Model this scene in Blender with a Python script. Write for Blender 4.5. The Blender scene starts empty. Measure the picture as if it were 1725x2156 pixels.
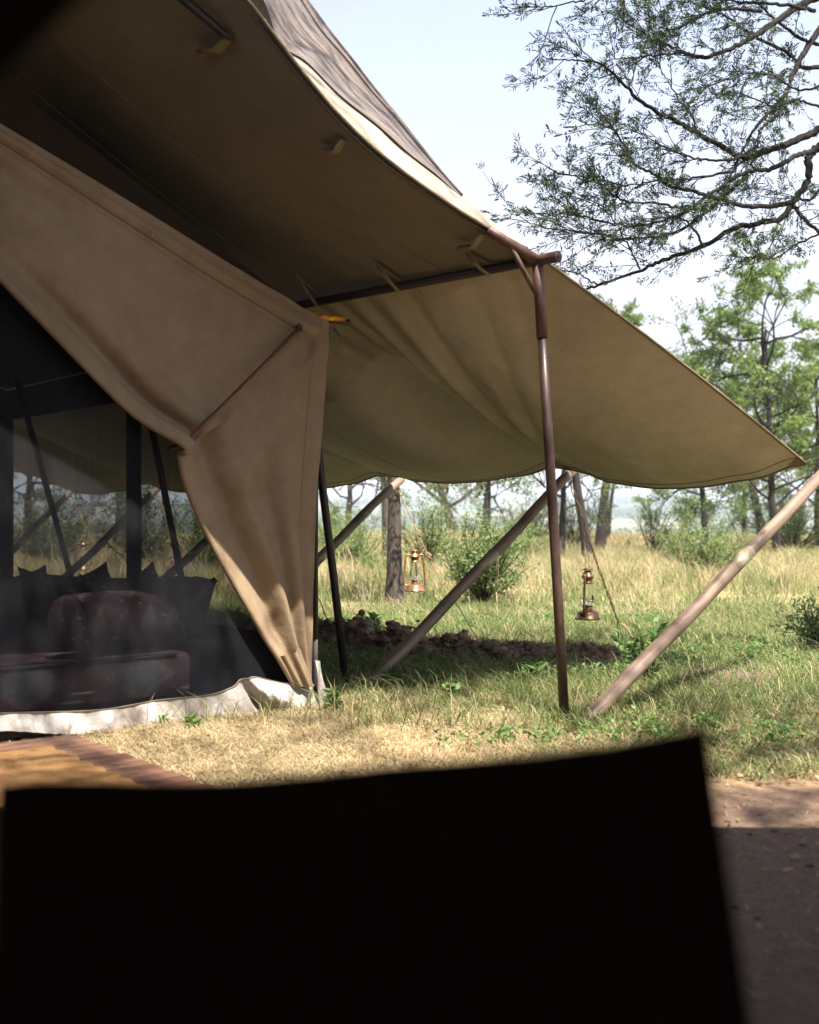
import bpy, math, random
import numpy as np
from mathutils import Vector, Matrix
random.seed(7); RNG = np.random.default_rng(11)
SC = bpy.context.scene; COL = SC.collection
R = math.radians

# ------------------------------------------------------------------ camera, sky, sun, exposure
H = 1.04                      # eye height, seated in the neighbouring tent
K = 2515.6
cam = bpy.data.cameras.new('camera'); cam.sensor_fit = 'HORIZONTAL'; cam.sensor_width = 24; cam.lens = 35
cam.clip_start = 0.05; cam.clip_end = 9000
cam.dof.use_dof = True; cam.dof.focus_distance = 7.2; cam.dof.aperture_fstop = 2.0
co = bpy.data.objects.new('camera', cam); COL.objects.link(co)
co.location = (0, 0, H); co.rotation_euler = (R(90), 0, 0); SC.camera = co

SUN_AZ = Vector((0.42, -0.90, 0)).normalized()      # horizontal direction towards the sun (behind, to the right)
SUN_EL = R(60)
world = bpy.data.worlds.new('World'); SC.world = world; world.use_nodes = True
wn = world.node_tree.nodes; wl = world.node_tree.links
sky = wn.new('ShaderNodeTexSky'); sky.sky_type = 'NISHITA'; sky.sun_disc = False
sky.sun_elevation = SUN_EL; sky.sun_rotation = math.atan2(SUN_AZ.x, SUN_AZ.y)
sky.air_density = 1.0; sky.dust_density = 2.6; sky.ozone_density = 1.6
# thin bright cloud veil over the blue, thicker towards the horizon
tcw = wn.new('ShaderNodeTexCoord'); sepw = wn.new('ShaderNodeSeparateXYZ'); wl.new(tcw.outputs['Generated'], sepw.inputs[0])
mpw = wn.new('ShaderNodeMapping'); mpw.inputs['Scale'].default_value = (1, 1, 2.2); wl.new(tcw.outputs['Generated'], mpw.inputs[0])
cn = wn.new('ShaderNodeTexNoise'); cn.inputs['Scale'].default_value = 3.2; cn.inputs['Detail'].default_value = 7; cn.inputs['Roughness'].default_value = .55
wl.new(mpw.outputs[0], cn.inputs['Vector'])
mrz = wn.new('ShaderNodeMapRange'); wl.new(sepw.outputs[2], mrz.inputs[0]); mrz.inputs[1].default_value = 0; mrz.inputs[2].default_value = .42; mrz.inputs[3].default_value = .97; mrz.inputs[4].default_value = .86
mrc = wn.new('ShaderNodeMapRange'); wl.new(cn.outputs[0], mrc.inputs[0]); mrc.inputs[1].default_value = .45; mrc.inputs[2].default_value = .75; mrc.inputs[3].default_value = 0; mrc.inputs[4].default_value = .25
adw = wn.new('ShaderNodeMath'); adw.operation = 'ADD'; adw.use_clamp = True; wl.new(mrz.outputs[0], adw.inputs[0]); wl.new(mrc.outputs[0], adw.inputs[1])
mxw = wn.new('ShaderNodeMix'); mxw.data_type = 'RGBA'; wl.new(adw.outputs[0], mxw.inputs[0]); wl.new(sky.outputs[0], mxw.inputs[6]); vr = wn.new('ShaderNodeValToRGB'); wl.new(sepw.outputs[2], vr.inputs[0]); ve = vr.color_ramp.elements; ve.new(.2)
for k_, (p_, c_) in enumerate(((0, (1.0, 1.0, 1.0)), (.2, (.88, .91, 1.03)), (.45, (.63, .705, .96)))): ve[k_].position = p_; ve[k_].color = (*c_, 1)
vs = wn.new('ShaderNodeVectorMath'); vs.operation = 'SCALE'; vs.inputs['Scale'].default_value = 1.72; wl.new(vr.outputs[0], vs.inputs[0]); wl.new(vs.outputs[0], mxw.inputs[7])
wl.new(mxw.outputs[2], wn['Background'].inputs[0]); wn['Background'].inputs[1].default_value = 0.15
sun = bpy.data.lights.new('sun', 'SUN'); sun.energy = 5.0; sun.angle = R(0.5); sun.color = (1.0, 0.94, 0.85)
so = bpy.data.objects.new('sun', sun); COL.objects.link(so)
sd = Vector((SUN_AZ.x*math.cos(SUN_EL), SUN_AZ.y*math.cos(SUN_EL), math.sin(SUN_EL)))
so.rotation_euler = (-sd).to_track_quat('-Z', 'Y').to_euler(); so.location = (3, -6, 12)
SC.view_settings.view_transform = 'Standard'; SC.view_settings.look = 'None'
SC.view_settings.exposure = 2.08; SC.view_settings.gamma = 1.0; SC.view_settings.use_curve_mapping = False

# ------------------------------------------------------------------ helpers
def V(*a): return Vector(a)
def at(x, y, Y): return Vector(((x-862.5)/K*Y, Y, H-(y-1078)/K*Y))
def gp(x, y, z=0.0):
    Y = (H-z)*K/(y-1078.0); return Vector(((x-862.5)/K*Y, Y, z))
def tag(o, label=None, cat=None, group=None, kind=None):
    if label: o['label'] = label
    if cat: o['category'] = cat
    if group: o['group'] = group
    if kind: o['kind'] = kind
    return o
def thing(name, label, cat, loc=(0,0,0), group=None, rz=0):
    o = bpy.data.objects.new(name, None); COL.objects.link(o); o.location = loc; o.rotation_euler = (0,0,rz)
    o.empty_display_size = .1
    return tag(o, label, cat, group)
def link(name, me, mat, parent=None, world_space=True, smooth=True):
    o = bpy.data.objects.new(name, me); COL.objects.link(o)
    if mat is not None and len(me.materials) == 0: me.materials.append(mat)
    if smooth: me.polygons.foreach_set('use_smooth', np.ones(len(me.polygons), bool))
    if parent is not None:
        o.parent = parent
        if world_space:
            m = Matrix.Translation(-parent.location)
            p = parent.parent
            while p is not None: m = m @ Matrix.Translation(-p.location); p = p.parent
            o.location = m.translation
    return o
def np_mesh(name, verts, quads, attr=None, tri=False):
    n = 3 if tri else 4
    verts = np.asarray(verts, np.float32); quads = np.asarray(quads, np.int32)
    me = bpy.data.meshes.new(name)
    me.vertices.add(len(verts)); me.vertices.foreach_set('co', verts.ravel())
    me.loops.add(quads.size); me.loops.foreach_set('vertex_index', quads.ravel())
    me.polygons.add(len(quads)); me.polygons.foreach_set('loop_start', np.arange(0, quads.size, n, dtype=np.int32))
    me.polygons.foreach_set('loop_total', np.full(len(quads), n, np.int32))
    if attr is not None:
        a = me.attributes.new('tint', 'FLOAT', 'POINT'); a.data.foreach_set('value', np.asarray(attr, np.float32))
    me.update(calc_edges=True); me.validate()
    return me
class MB:
    """collects shapes of one part"""
    def __init__(s): s.v = []; s.f = []
    def add(s, vs, fs):
        b = len(s.v); s.v += [tuple(p) for p in vs]; s.f += [tuple(i+b for i in f) for f in fs]; return s
    def tube(s, pts, rad, n=10, cap=True, flat=1.0):
        pts = [Vector(p) for p in pts]; m = len(pts)
        if not hasattr(rad, '__len__'): rad = [rad]*m
        vs = []; fs = []; up = None
        for i, p in enumerate(pts):
            d = (pts[min(i+1,m-1)]-pts[max(i-1,0)]).normalized()
            if up is None:
                up = Vector((0,0,1)) if abs(d.z) < .9 else Vector((1,0,0))
            a = d.cross(up).normalized(); b = a.cross(d).normalized(); up = b
            for k in range(n):
                t = 2*math.pi*k/n
                vs.append(p + a*math.cos(t)*rad[i] + b*math.sin(t)*rad[i]*flat)
        for i in range(m-1):
            for k in range(n):
                fs.append((i*n+k, i*n+(k+1)%n, (i+1)*n+(k+1)%n, (i+1)*n+k))
        if cap: fs.append(tuple(range(n-1,-1,-1))); fs.append(tuple((m-1)*n+k for k in range(n)))
        return s.add(vs, fs)
    def box(s, c, half, ax=None):
        c = Vector(c); ax = ax or [V(1,0,0), V(0,1,0), V(0,0,1)]
        vs = [c+ax[0]*half[0]*i+ax[1]*half[1]*j+ax[2]*half[2]*k for i in (-1,1) for j in (-1,1) for k in (-1,1)]
        return s.add(vs, [(0,1,3,2),(4,6,7,5),(0,4,5,1),(2,3,7,6),(0,2,6,4),(1,5,7,3)])
    def lathe(s, prof, c=(0,0,0), n=24, cap=False):
        vs = []; fs = []; c = Vector(c); m = len(prof)
        for (r, z) in prof:
            for k in range(n):
                t = 2*math.pi*k/n; vs.append(c+V(r*math.cos(t), r*math.sin(t), z))
        for i in range(m-1):
            for k in range(n): fs.append((i*n+k, i*n+(k+1)%n, (i+1)*n+(k+1)%n, (i+1)*n+k))
        if cap: fs.append(tuple(range(n-1,-1,-1))); fs.append(tuple((m-1)*n+k for k in range(n)))
        return s.add(vs, fs)
    def grid(s, fn, nu, nv):
        vs = [fn(i/nu, j/nv) for i in range(nu+1) for j in range(nv+1)]
        fs = [(i*(nv+1)+j, (i+1)*(nv+1)+j, (i+1)*(nv+1)+j+1, i*(nv+1)+j+1) for i in range(nu) for j in range(nv)]
        return s.add(vs, fs)
    def build(s, name, mat, parent=None, smooth=True, bevel=0, ws=True):
        me = bpy.data.meshes.new(name); me.from_pydata(s.v, [], s.f); me.update()
        o = link(name, me, mat, parent, ws, smooth)
        if bevel:
            b = o.modifiers.new('bevel', 'BEVEL'); b.width = bevel; b.segments = 2; b.limit_method = 'ANGLE'
        return o
def interp(tab, u):
    """tab: list of (u, (x, y)) -> smooth interpolation (Catmull-Rom)"""
    us = [t[0] for t in tab]; n = len(tab)
    u = min(max(u, us[0]), us[-1]); i = 0
    while i < n-2 and u > us[i+1]: i += 1
    t = (u-us[i])/(us[i+1]-us[i])
    P = [np.array(tab[max(0,min(n-1,j))][1], float) for j in (i-1,i,i+1,i+2)]
    if i == 0: P[0] = 2*P[1]-P[2]
    if i+2 > n-1: P[3] = 2*P[2]-P[1]
    return .5*((2*P[1])+(P[2]-P[0])*t+(2*P[0]-5*P[1]+4*P[2]-P[3])*t*t+(3*P[1]-P[0]-3*P[2]+P[3])*t**3)
def curve(pts, n):
    tab = [(float(i), tuple(p)) for i, p in enumerate(pts)]
    return [Vector(interp(tab, (len(pts)-1)*k/n)) for k in range(n+1)]
def sstep(a, b, x):
    t = np.clip((x-a)/(b-a), 0, 1); return t*t*(3-2*t)

# ------------------------------------------------------------------ materials
def newmat(name):
    m = bpy.data.materials.new(name); m.use_nodes = True; nt = m.node_tree
    return m, nt, nt.nodes['Principled BSDF'], nt.nodes['Material Output']
def node(nt, t, **kw):
    n = nt.nodes.new(t)
    for k, v in kw.items():
        if k in n.bl_rna.properties: setattr(n, k, v)
        else: n.inputs[k].default_value = v
    return n
def noise(nt, scale, detail=4, rough=.55, coord='Object', stretch=None, dist=0):
    tc = nt.nodes.new('ShaderNodeTexCoord'); n = node(nt, 'ShaderNodeTexNoise')
    n.inputs['Scale'].default_value = scale; n.inputs['Detail'].default_value = detail
    n.inputs['Roughness'].default_value = rough; n.inputs['Distortion'].default_value = dist
    if stretch:
        mp = nt.nodes.new('ShaderNodeMapping'); mp.inputs['Scale'].default_value = stretch
        nt.links.new(tc.outputs[coord], mp.inputs[0]); nt.links.new(mp.outputs[0], n.inputs['Vector'])
    else: nt.links.new(tc.outputs[coord], n.inputs['Vector'])
    return n.outputs[0]
def ramp(nt, src, stops):
    r = nt.nodes.new('ShaderNodeValToRGB'); e = r.color_ramp.elements
    while len(e) < len(stops): e.new(.5)
    for i, (p, c) in enumerate(stops):
        e[i].position = p; e[i].color = (c[0], c[1], c[2], 1) if hasattr(c, '__len__') else (c, c, c, 1)
    nt.links.new(src, r.inputs[0]); return r.outputs[0]
def mixc(nt, f, a, b, mode='MIX'):
    m = nt.nodes.new('ShaderNodeMix'); m.data_type = 'RGBA'; m.blend_type = mode
    if hasattr(f, 'links'): nt.links.new(f, m.inputs[0])
    else: m.inputs[0].default_value = f
    for k, s in ((6, a), (7, b)):
        if hasattr(s, 'links'): nt.links.new(s, m.inputs[k])
        else: m.inputs[k].default_value = (s[0], s[1], s[2], 1)
    return m.outputs[2]
def bump(nt, bs, src, strength=.3, dist=.01):
    b = nt.nodes.new('ShaderNodeBump'); b.inputs['Strength'].default_value = strength; b.inputs['Distance'].default_value = dist
    nt.links.new(src, b.inputs['Height']); nt.links.new(b.outputs[0], bs.inputs['Normal']); return b.outputs[0]
def simple(name, c1, c2, scale=8, rough=.7, metal=0, bs_=.2, bd=.005, stretch=None, spec=.3, detail=5):
    m, nt, b, o = newmat(name)
    n = noise(nt, scale, detail, stretch=stretch)
    nt.links.new(ramp(nt, n, [(.3, c1), (.7, c2)]), b.inputs['Base Color'])
    b.inputs['Roughness'].default_value = rough; b.inputs['Metallic'].default_value = metal
    b.inputs['Specular IOR Level'].default_value = spec
    bump(nt, b, noise(nt, scale*4, 4, stretch=stretch), bs_, bd); return m
def canvas(name, c1, c2, c3, trans=.0, scale=1.3, tcol=(.6,.5,.36), weave=900, stain=.5, rough=.9):
    m, nt, b, o = newmat(name)
    big = ramp(nt, noise(nt, scale, 6, .6, dist=.6), [(.3, c1), (.5, c2), (.72, c3)])
    blot = ramp(nt, noise(nt, scale*7, 6, .7), [(.35, 1-.25*stain), (.6, 1.0)])
    col = mixc(nt, 1.0, big, blot, 'MULTIPLY')
    nt.links.new(col, b.inputs['Base Color']); b.inputs['Roughness'].default_value = rough
    b.inputs['Specular IOR Level'].default_value = .1
    cr = noise(nt, scale*3.2, 7, .62, dist=.35); fine = noise(nt, weave*.35, 2)
    ad = node(nt, 'ShaderNodeMath', operation='MULTIPLY_ADD'); nt.links.new(fine, ad.inputs[0]); ad.inputs[1].default_value = .05
    nt.links.new(cr, ad.inputs[2])
    nb = bump(nt, b, ad.outputs[0], .42, .03)
    if trans > 0:
        t = nt.nodes.new('ShaderNodeBsdfTranslucent'); t.inputs[0].default_value = (*tcol, 1)
        nt.links.new(nb, t.inputs[1])
        mx = nt.nodes.new('ShaderNodeMixShader'); mx.inputs[0].default_value = trans
        nt.links.new(b.outputs[0], mx.inputs[1]); nt.links.new(t.outputs[0], mx.inputs[2]); nt.links.new(mx.outputs[0], o.inputs[0])
    return m
def leafmat(name, stops, trans=.45, rough=.5):
    m, nt, b, o = newmat(name)
    a = node(nt, 'ShaderNodeAttribute'); a.attribute_name = 'tint'
    c = ramp(nt, a.outputs['Fac'], stops)
    nt.links.new(c, b.inputs['Base Color']); b.inputs['Roughness'].default_value = rough; b.inputs['Specular IOR Level'].default_value = .25
    t = nt.nodes.new('ShaderNodeBsdfTranslucent'); nt.links.new(c, t.inputs[0])
    mx = nt.nodes.new('ShaderNodeMixShader'); mx.inputs[0].default_value = trans
    nt.links.new(b.outputs[0], mx.inputs[1]); nt.links.new(t.outputs[0], mx.inputs[2]); nt.links.new(mx.outputs[0], o.inputs[0])
    return m
M = {}
M['tan'] = canvas('tan_canvas', (.185,.13,.08), (.225,.162,.102), (.265,.195,.13), 0)
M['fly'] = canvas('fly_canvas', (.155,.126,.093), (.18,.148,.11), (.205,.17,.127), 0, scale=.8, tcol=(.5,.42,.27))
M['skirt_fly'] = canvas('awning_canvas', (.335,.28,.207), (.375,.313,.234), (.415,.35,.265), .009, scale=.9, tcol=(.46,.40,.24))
M['valance'] = canvas('pale_canvas', (.17,.145,.115), (.26,.23,.19), (.32,.285,.245), 0, scale=2.2)
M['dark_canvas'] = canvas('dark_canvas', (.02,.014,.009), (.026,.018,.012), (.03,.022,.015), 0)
M['own_canvas'] = canvas('own_tent_canvas', (.06,.05,.035), (.07,.06,.04), (.08,.07,.05), 0)
M['white'] = canvas('white_groundsheet', (.20,.15,.115), (.38,.345,.315), (.47,.45,.43), 0, scale=4.5, stain=.8, rough=.6)
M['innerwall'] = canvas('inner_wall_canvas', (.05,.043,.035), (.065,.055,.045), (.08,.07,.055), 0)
M['webbing'] = simple('olive_webbing', (.16,.13,.07), (.24,.19,.11), 60, .85)
M['leather'] = simple('brown_leather', (.11,.045,.03), (.19,.085,.055), 25, .5, spec=.4)
M['stitch'] = simple('stitch_thread', (.16,.1,.06), (.2,.13,.09), 60)
M['hem'] = canvas('hem_canvas', (.12,.09,.055), (.15,.115,.075), (.17,.14,.09), 0, scale=5)
def rustmat(name, a, b_, c, scale=14):
    m, nt, b, o = newmat(name)
    n1 = noise(nt, scale, 7, .65, stretch=(1,1,.35)); n2 = noise(nt, scale*5, 4)
    col = ramp(nt, n1, [(.3, a), (.52, b_), (.7, c)])
    col = mixc(nt, .35, col, ramp(nt, n2, [(.3, (.3,.3,.3)), (.7, (1,1,1))]), 'MULTIPLY')
    nt.links.new(col, b.inputs['Base Color']); b.inputs['Metallic'].default_value = .35
    nt.links.new(ramp(nt, n1, [(.3, .38), (.7, .62)]), b.inputs['Roughness']); bump(nt, b, n2, .25, .002); return m
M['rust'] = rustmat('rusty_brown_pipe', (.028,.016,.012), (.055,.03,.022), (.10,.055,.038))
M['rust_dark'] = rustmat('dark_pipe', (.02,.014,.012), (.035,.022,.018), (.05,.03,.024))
M['rust_red'] = rustmat('reddish_pipe', (.055,.028,.02), (.095,.05,.036), (.14,.078,.056))
M['brass'] = rustmat('brass_sleeve', (.16,.135,.08), (.28,.24,.16), (.38,.33,.24))
M['iron'] = simple('black_iron', (.015,.013,.012), (.04,.032,.028), 40, .5, .6)
M['rope'] = simple('tan_rope', (.22,.13,.07), (.34,.22,.13), 180, .9, bs_=.8, bd=.004)
M['yellowrope'] = simple('yellow_red_cord', (.45,.04,.02), (.75,.5,.02), 38, .6, detail=1)
def woodmat(name, a, b_, c, ax=(1,1,.06), scale=22, rough=.6):
    m, nt, b, o = newmat(name)
    n1 = noise(nt, scale, 7, .6, stretch=ax, dist=.7); n2 = noise(nt, 3.2, 4, .6, stretch=(1,1,.6))
    col = ramp(nt, n1, [(.3, a), (.5, b_), (.72, c)])
    col = mixc(nt, ramp(nt, n2, [(.52, 0), (.66, .75)]), col, tuple(x*.38 for x in a))
    nt.links.new(col, b.inputs['Base Color']); b.inputs['Roughness'].default_value = rough; bump(nt, b, n1, .5, .004); return m
M['pole_wood'] = woodmat('weathered_pole_wood', (.065,.04,.028), (.15,.097,.065), (.22,.155,.11))
M['plank'] = woodmat('reddish_deck_wood', (.07,.032,.02), (.12,.058,.036), (.17,.09,.058), (.12,1,1), 14, .55)
M['arm_wood'] = woodmat('pale_arm_wood', (.16,.13,.10), (.22,.18,.14), (.27,.22,.17))
def lanternmat():
    m, nt, b, o = newmat('tarnished_copper')
    n = noise(nt, 22, 6, .6); col = ramp(nt, n, [(.3, (.09,.042,.02)), (.5, (.22,.115,.05)), (.7, (.34,.20,.10))])
    nt.links.new(col, b.inputs['Base Color']); b.inputs['Metallic'].default_value = .55; b.inputs['Roughness'].default_value = .36
    bump(nt, b, noise(nt, 90, 3), .15, .002); return m
M['copper'] = lanternmat()
def glassmat():
    m, nt, b, o = newmat('lamp_glass'); b.inputs['Base Color'].default_value = (.95,.97,.95,1)
    b.inputs['Transmission Weight'].default_value = 1; b.inputs['Roughness'].default_value = .04; b.inputs['IOR'].default_value = 1.12
    return m
M['glass'] = glassmat()
def netmat(name, col, opac, fine=True):
    m, nt, b, o = newmat(name)
    b.inputs['Base Color'].default_value = (*col, 1); b.inputs['Roughness'].default_value = .9; b.inputs['Specular IOR Level'].default_value = .1
    tr = nt.nodes.new('ShaderNodeBsdfTransparent'); mx = nt.nodes.new('ShaderNodeMixShader')
    n = noise(nt, 70, 3, .6, stretch=(1,1,.02)) ; n2 = noise(nt, 2.2, 3)
    ad = node(nt, 'ShaderNodeMath', operation='ADD'); nt.links.new(n, ad.inputs[0]); nt.links.new(n2, ad.inputs[1])
    f = node(nt, 'ShaderNodeMapRange'); nt.links.new(ad.outputs[0], f.inputs[0])
    f.inputs[1].default_value = .6; f.inputs[2].default_value = 1.4; f.inputs[3].default_value = opac-.09; f.inputs[4].default_value = min(1, opac+.09)
    nt.links.new(f.outputs[0], mx.inputs[0]); nt.links.new(tr.outputs[0], mx.inputs[1]); nt.links.new(b.outputs[0], mx.inputs[2])
    nt.links.new(mx.outputs[0], o.inputs[0]); return m
M['net'] = netmat('mosquito_mesh', (.011,.011,.014), .62)
M['net2'] = netmat('window_mesh', (.035,.035,.035), .52)
def shadenet():
    m, nt, b, o = newmat('woven_shade_net')
    n = noise(nt, 3, 5, .6); f = noise(nt, 220, 2, .5)
    col = ramp(nt, n, [(.3, (.10,.084,.084)), (.7, (.165,.135,.115))])
    col = mixc(nt, .8, col, ramp(nt, f, [(.38, (.25,.22,.22)), (.6, (1.3,1.25,1.2))]), 'MULTIPLY')
    nt.links.new(col, b.inputs['Base Color']); b.inputs['Roughness'].default_value = .9
    bump(nt, b, f, .6, .004); return m
M['shadenet'] = shadenet()
def kilim(name, sc=1.0):
    m, nt, b, o = newmat(name)
    tc = nt.nodes.new('ShaderNodeTexCoord'); mp = nt.nodes.new('ShaderNodeMapping'); mp.inputs['Scale'].default_value = (sc,sc,sc)
    nt.links.new(tc.outputs['Generated'], mp.inputs[0]); sp = nt.nodes.new('ShaderNodeSeparateXYZ'); nt.links.new(mp.outputs[0], sp.inputs[0])
    def math_(op, a, c=None):
        n = node(nt, 'ShaderNodeMath', operation=op)
        for k, s in enumerate((a, c)):
            if s is None: continue
            if hasattr(s, 'links'): nt.links.new(s, n.inputs[k])
            else: n.inputs[k].default_value = s
        return n.outputs[0]
    st = math_('MULTIPLY', math_('FLOOR', math_('MULTIPLY', sp.outputs[2], 14)), 1/14)       # stepped height: kilim steps
    tri = math_('PINGPONG', math_('MULTIPLY', sp.outputs[0], 4.5), .5)
    d = math_('SUBTRACT', math_('MULTIPLY', tri, 1.6), math_('PINGPONG', math_('MULTIPLY', st, 1.0), .55))
    base = ramp(nt, math_('ADD', d, .5), [(.25, (.09,.095,.105)), (.45, (.12,.10,.09)), (.5, (.09,.05,.05)), (.75, (.065,.04,.043))])
    v = node(nt, 'ShaderNodeTexVoronoi'); v.distance = 'MANHATTAN'; v.inputs['Scale'].default_value = 4.5; nt.links.new(mp.outputs[0], v.inputs['Vector'])
    col = mixc(nt, ramp(nt, v.outputs['Distance'], [(.2, .8), (.26, 0)]), base, (.27,.24,.21))
    w = noise(nt, 30, 5, .7); col = mixc(nt, .6, col, ramp(nt, w, [(.3, (.45,.4,.4)), (.7, (1.2,1.2,1.2))]), 'MULTIPLY')
    nt.links.new(col, b.inputs['Base Color']); b.inputs['Roughness'].default_value = 1; b.inputs['Specular IOR Level'].default_value = .03; bump(nt, b, noise(nt, 120, 3), .5, .004)
    return m
M['kilim'] = kilim('kilim_weave'); M['kilim2'] = kilim('kilim_weave_fine', 1.4)
M['cushion'] = simple('dark_cushion_cloth', (.018,.018,.024), (.04,.037,.043), 7, .95)
M['coir'] = simple('coir_mat', (.15,.075,.025), (.27,.145,.055), 90, .95, bs_=.9, bd=.012)
M['bark'] = simple('grey_bark', (.03,.023,.018), (.085,.068,.055), 16, .95, bs_=.9, bd=.03, stretch=(1,1,.18))
M['bark_acacia'] = simple('acacia_bark', (.007,.0055,.005), (.022,.018,.016), 14, .95, bs_=.9, bd=.02, stretch=(1,1,.4))
M['bark_dark'] = simple('dark_bark', (.009,.007,.006), (.032,.025,.021), 14, .95, bs_=.9, bd=.02, stretch=(1,1,.4))
M['crumb'] = simple('soil_crumb', (.07,.045,.035), (.13,.085,.065), 18, 1)
M['clod'] = simple('turned_soil', (.13,.08,.055), (.34,.225,.16), 18, 1, bs_=1, bd=.03)
M['acacia'] = leafmat('acacia_leaf', [(0, (.022,.034,.016)), (.6, (.035,.052,.022)), (.85, (.05,.095,.025)), (1, (.11,.105,.035))], .4)
M['leaf'] = leafmat('light_green_leaf', [(0, (.085,.135,.035)), (.6, (.14,.205,.06)), (1, (.23,.29,.10))], .5)
M['leaf_dull'] = leafmat('dull_green_leaf', [(0, (.075,.095,.04)), (.6, (.12,.145,.062)), (1, (.18,.20,.095))], .45)
M['bushleaf'] = leafmat('bush_leaf', [(0, (.10,.15,.05)), (.5, (.15,.21,.07)), (.85, (.24,.27,.11)), (1, (.34,.28,.12))], .45)
M['grass'] = leafmat('grass_blade', [(0, (.075,.12,.03)), (.28, (.135,.18,.055)), (.5, (.235,.24,.10)), (.72, (.39,.31,.18)), (1, (.48,.36,.23))], .4, .6)
M['weed'] = leafmat('weed_leaf', [(0, (.07,.135,.035)), (1, (.14,.23,.06))], .4)
def groundmat():
    m, nt, b, o = newmat('savanna_ground')
    tc = nt.nodes.new('ShaderNodeTexCoord'); sp = nt.nodes.new('ShaderNodeSeparateXYZ'); nt.links.new(tc.outputs['Object'], sp.inputs[0])
    n1 = noise(nt, 2.2, 8, .65); n2 = noise(nt, 24, 6, .7); n3 = noise(nt, .8, 4)
    straw = ramp(nt, n2, [(.28, (.16,.10,.055)), (.5, (.32,.215,.12)), (.72, (.46,.34,.19))])
    green = ramp(nt, n2, [(.28, (.06,.07,.025)), (.5, (.13,.15,.05)), (.72, (.24,.24,.10))])
    soil = ramp(nt, n2, [(.25, (.115,.074,.052)), (.5, (.17,.112,.08)), (.8, (.22,.15,.112))])
    # soil path close to the camera, straw in front of the tent, green farther out
    mr = node(nt, 'ShaderNodeMapRange'); nt.links.new(sp.outputs[1], mr.inputs[0]); mr.inputs[1].default_value = 5.6; mr.inputs[2].default_value = 7.2
    ad = node(nt, 'ShaderNodeMath', operation='MULTIPLY_ADD'); nt.links.new(n3, ad.inputs[0]); ad.inputs[1].default_value = 1.2
    sb = node(nt, 'ShaderNodeMath', operation='SUBTRACT'); nt.links.new(mr.outputs[0], sb.inputs[0]); sb.inputs[1].default_value = .6
    nt.links.new(sb.outputs[0], ad.inputs[2])
    c = mixc(nt, ad.outputs[0], straw, green)
    yb = node(nt, 'ShaderNodeMath', operation='MULTIPLY_ADD'); nt.links.new(n1, yb.inputs[0]); yb.inputs[1].default_value = 1.3; nt.links.new(sp.outputs[1], yb.inputs[2])
    f = ramp(nt, node(nt, 'ShaderNodeMapRange').outputs[0], [(0, 0), (1, 1)])
    mr2 = node(nt, 'ShaderNodeMapRange'); nt.links.new(yb.outputs[0], mr2.inputs[0]); mr2.inputs[1].default_value = 5.0; mr2.inputs[2].default_value = 5.45
    c = mixc(nt, mr2.outputs[0], soil, c)
    far = node(nt, 'ShaderNodeMapRange'); nt.links.new(sp.outputs[1], far.inputs[0]); far.inputs[1].default_value = 10; far.inputs[2].default_value = 16
    c = mixc(nt, far.outputs[0], c, ramp(nt, n1, [(.3, (.20,.20,.08)), (.6, (.38,.32,.17))]))
    nt.links.new(c, b.inputs['Base Color']); b.inputs['Roughness'].default_value = 1; b.inputs['Specular IOR Level'].default_value = .05
    hh = node(nt, 'ShaderNodeMath', operation='ADD'); nt.links.new(n1, hh.inputs[0]); nt.links.new(n2, hh.inputs[1])
    bump(nt, b, hh.outputs[0], .7, .05); return m
M['ground'] = groundmat()
def hillmat():
    m, nt, b, o = newmat('far_savanna'); n = noise(nt, .006, 8, .65, stretch=(1,.35,1)); n2 = noise(nt, .03, 5, .7, stretch=(1,.4,1))
    c = mixc(nt, ramp(nt, n, [(.46, 0), (.54, 1)]), (.20,.18,.12), (.055,.08,.045))
    c = mixc(nt, ramp(nt, n2, [(.5, 0), (.56, .8)]), c, (.05,.07,.03))
    nt.links.new(c, b.inputs['Base Color']); b.inputs['Roughness'].default_value = 1; b.inputs['Specular IOR Level'].default_value = 0; return m
M['hill'] = hillmat()

# ------------------------------------------------------------------ ground, hills, haze
def hz(x, y):
    x = np.asarray(x, float); y = np.asarray(y, float); r = np.hypot(x, y)
    w = .02*np.sin(x*1.7+.5*y)*np.sin(y*1.3+1)*sstep(3, 6, r) + .12*np.sin(x*.23+1)*np.sin(y*.19)*sstep(9, 22, r)
    w = w - 13*sstep(42, 330, r)
    h = 12*np.sin(x*.0021+1.2)+7*np.sin(x*.0057+y*.001)+3.5*np.sin(x*.013+2)+2*np.sin(x*.031+y*.004)
    return w + sstep(450, 2300, r)*(30+h*.55) + sstep(2300, 4200, r)*(8+h*.3)
def polar(name, radii, nth, mat, dz=0, th0=0, th1=2*math.pi):
    th = np.linspace(th0, th1, nth+1); rr, tt = np.meshgrid(radii, th, indexing='ij')
    x = rr*np.cos(tt); y = rr*np.sin(tt); z = hz(x, y)+dz
    v = np.stack([x, y, z], -1).reshape(-1, 3); n = nth+1
    i, j = np.meshgrid(np.arange(len(radii)-1), np.arange(nth), indexing='ij'); a = (i*n+j).ravel()
    q = np.stack([a, a+n, a+n+1, a+1], -1)
    return link(name, np_mesh(name, v, q), mat)
gr = polar('ground', np.concatenate([np.linspace(.01, 16, 110), np.geomspace(16.3, 345, 90)]), 300, M['ground']); gr['kind'] = 'structure'
hl = polar('hills', np.geomspace(338, 5200, 150), 420, M['hill'], -.25); hl['kind'] = 'structure'

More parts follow.
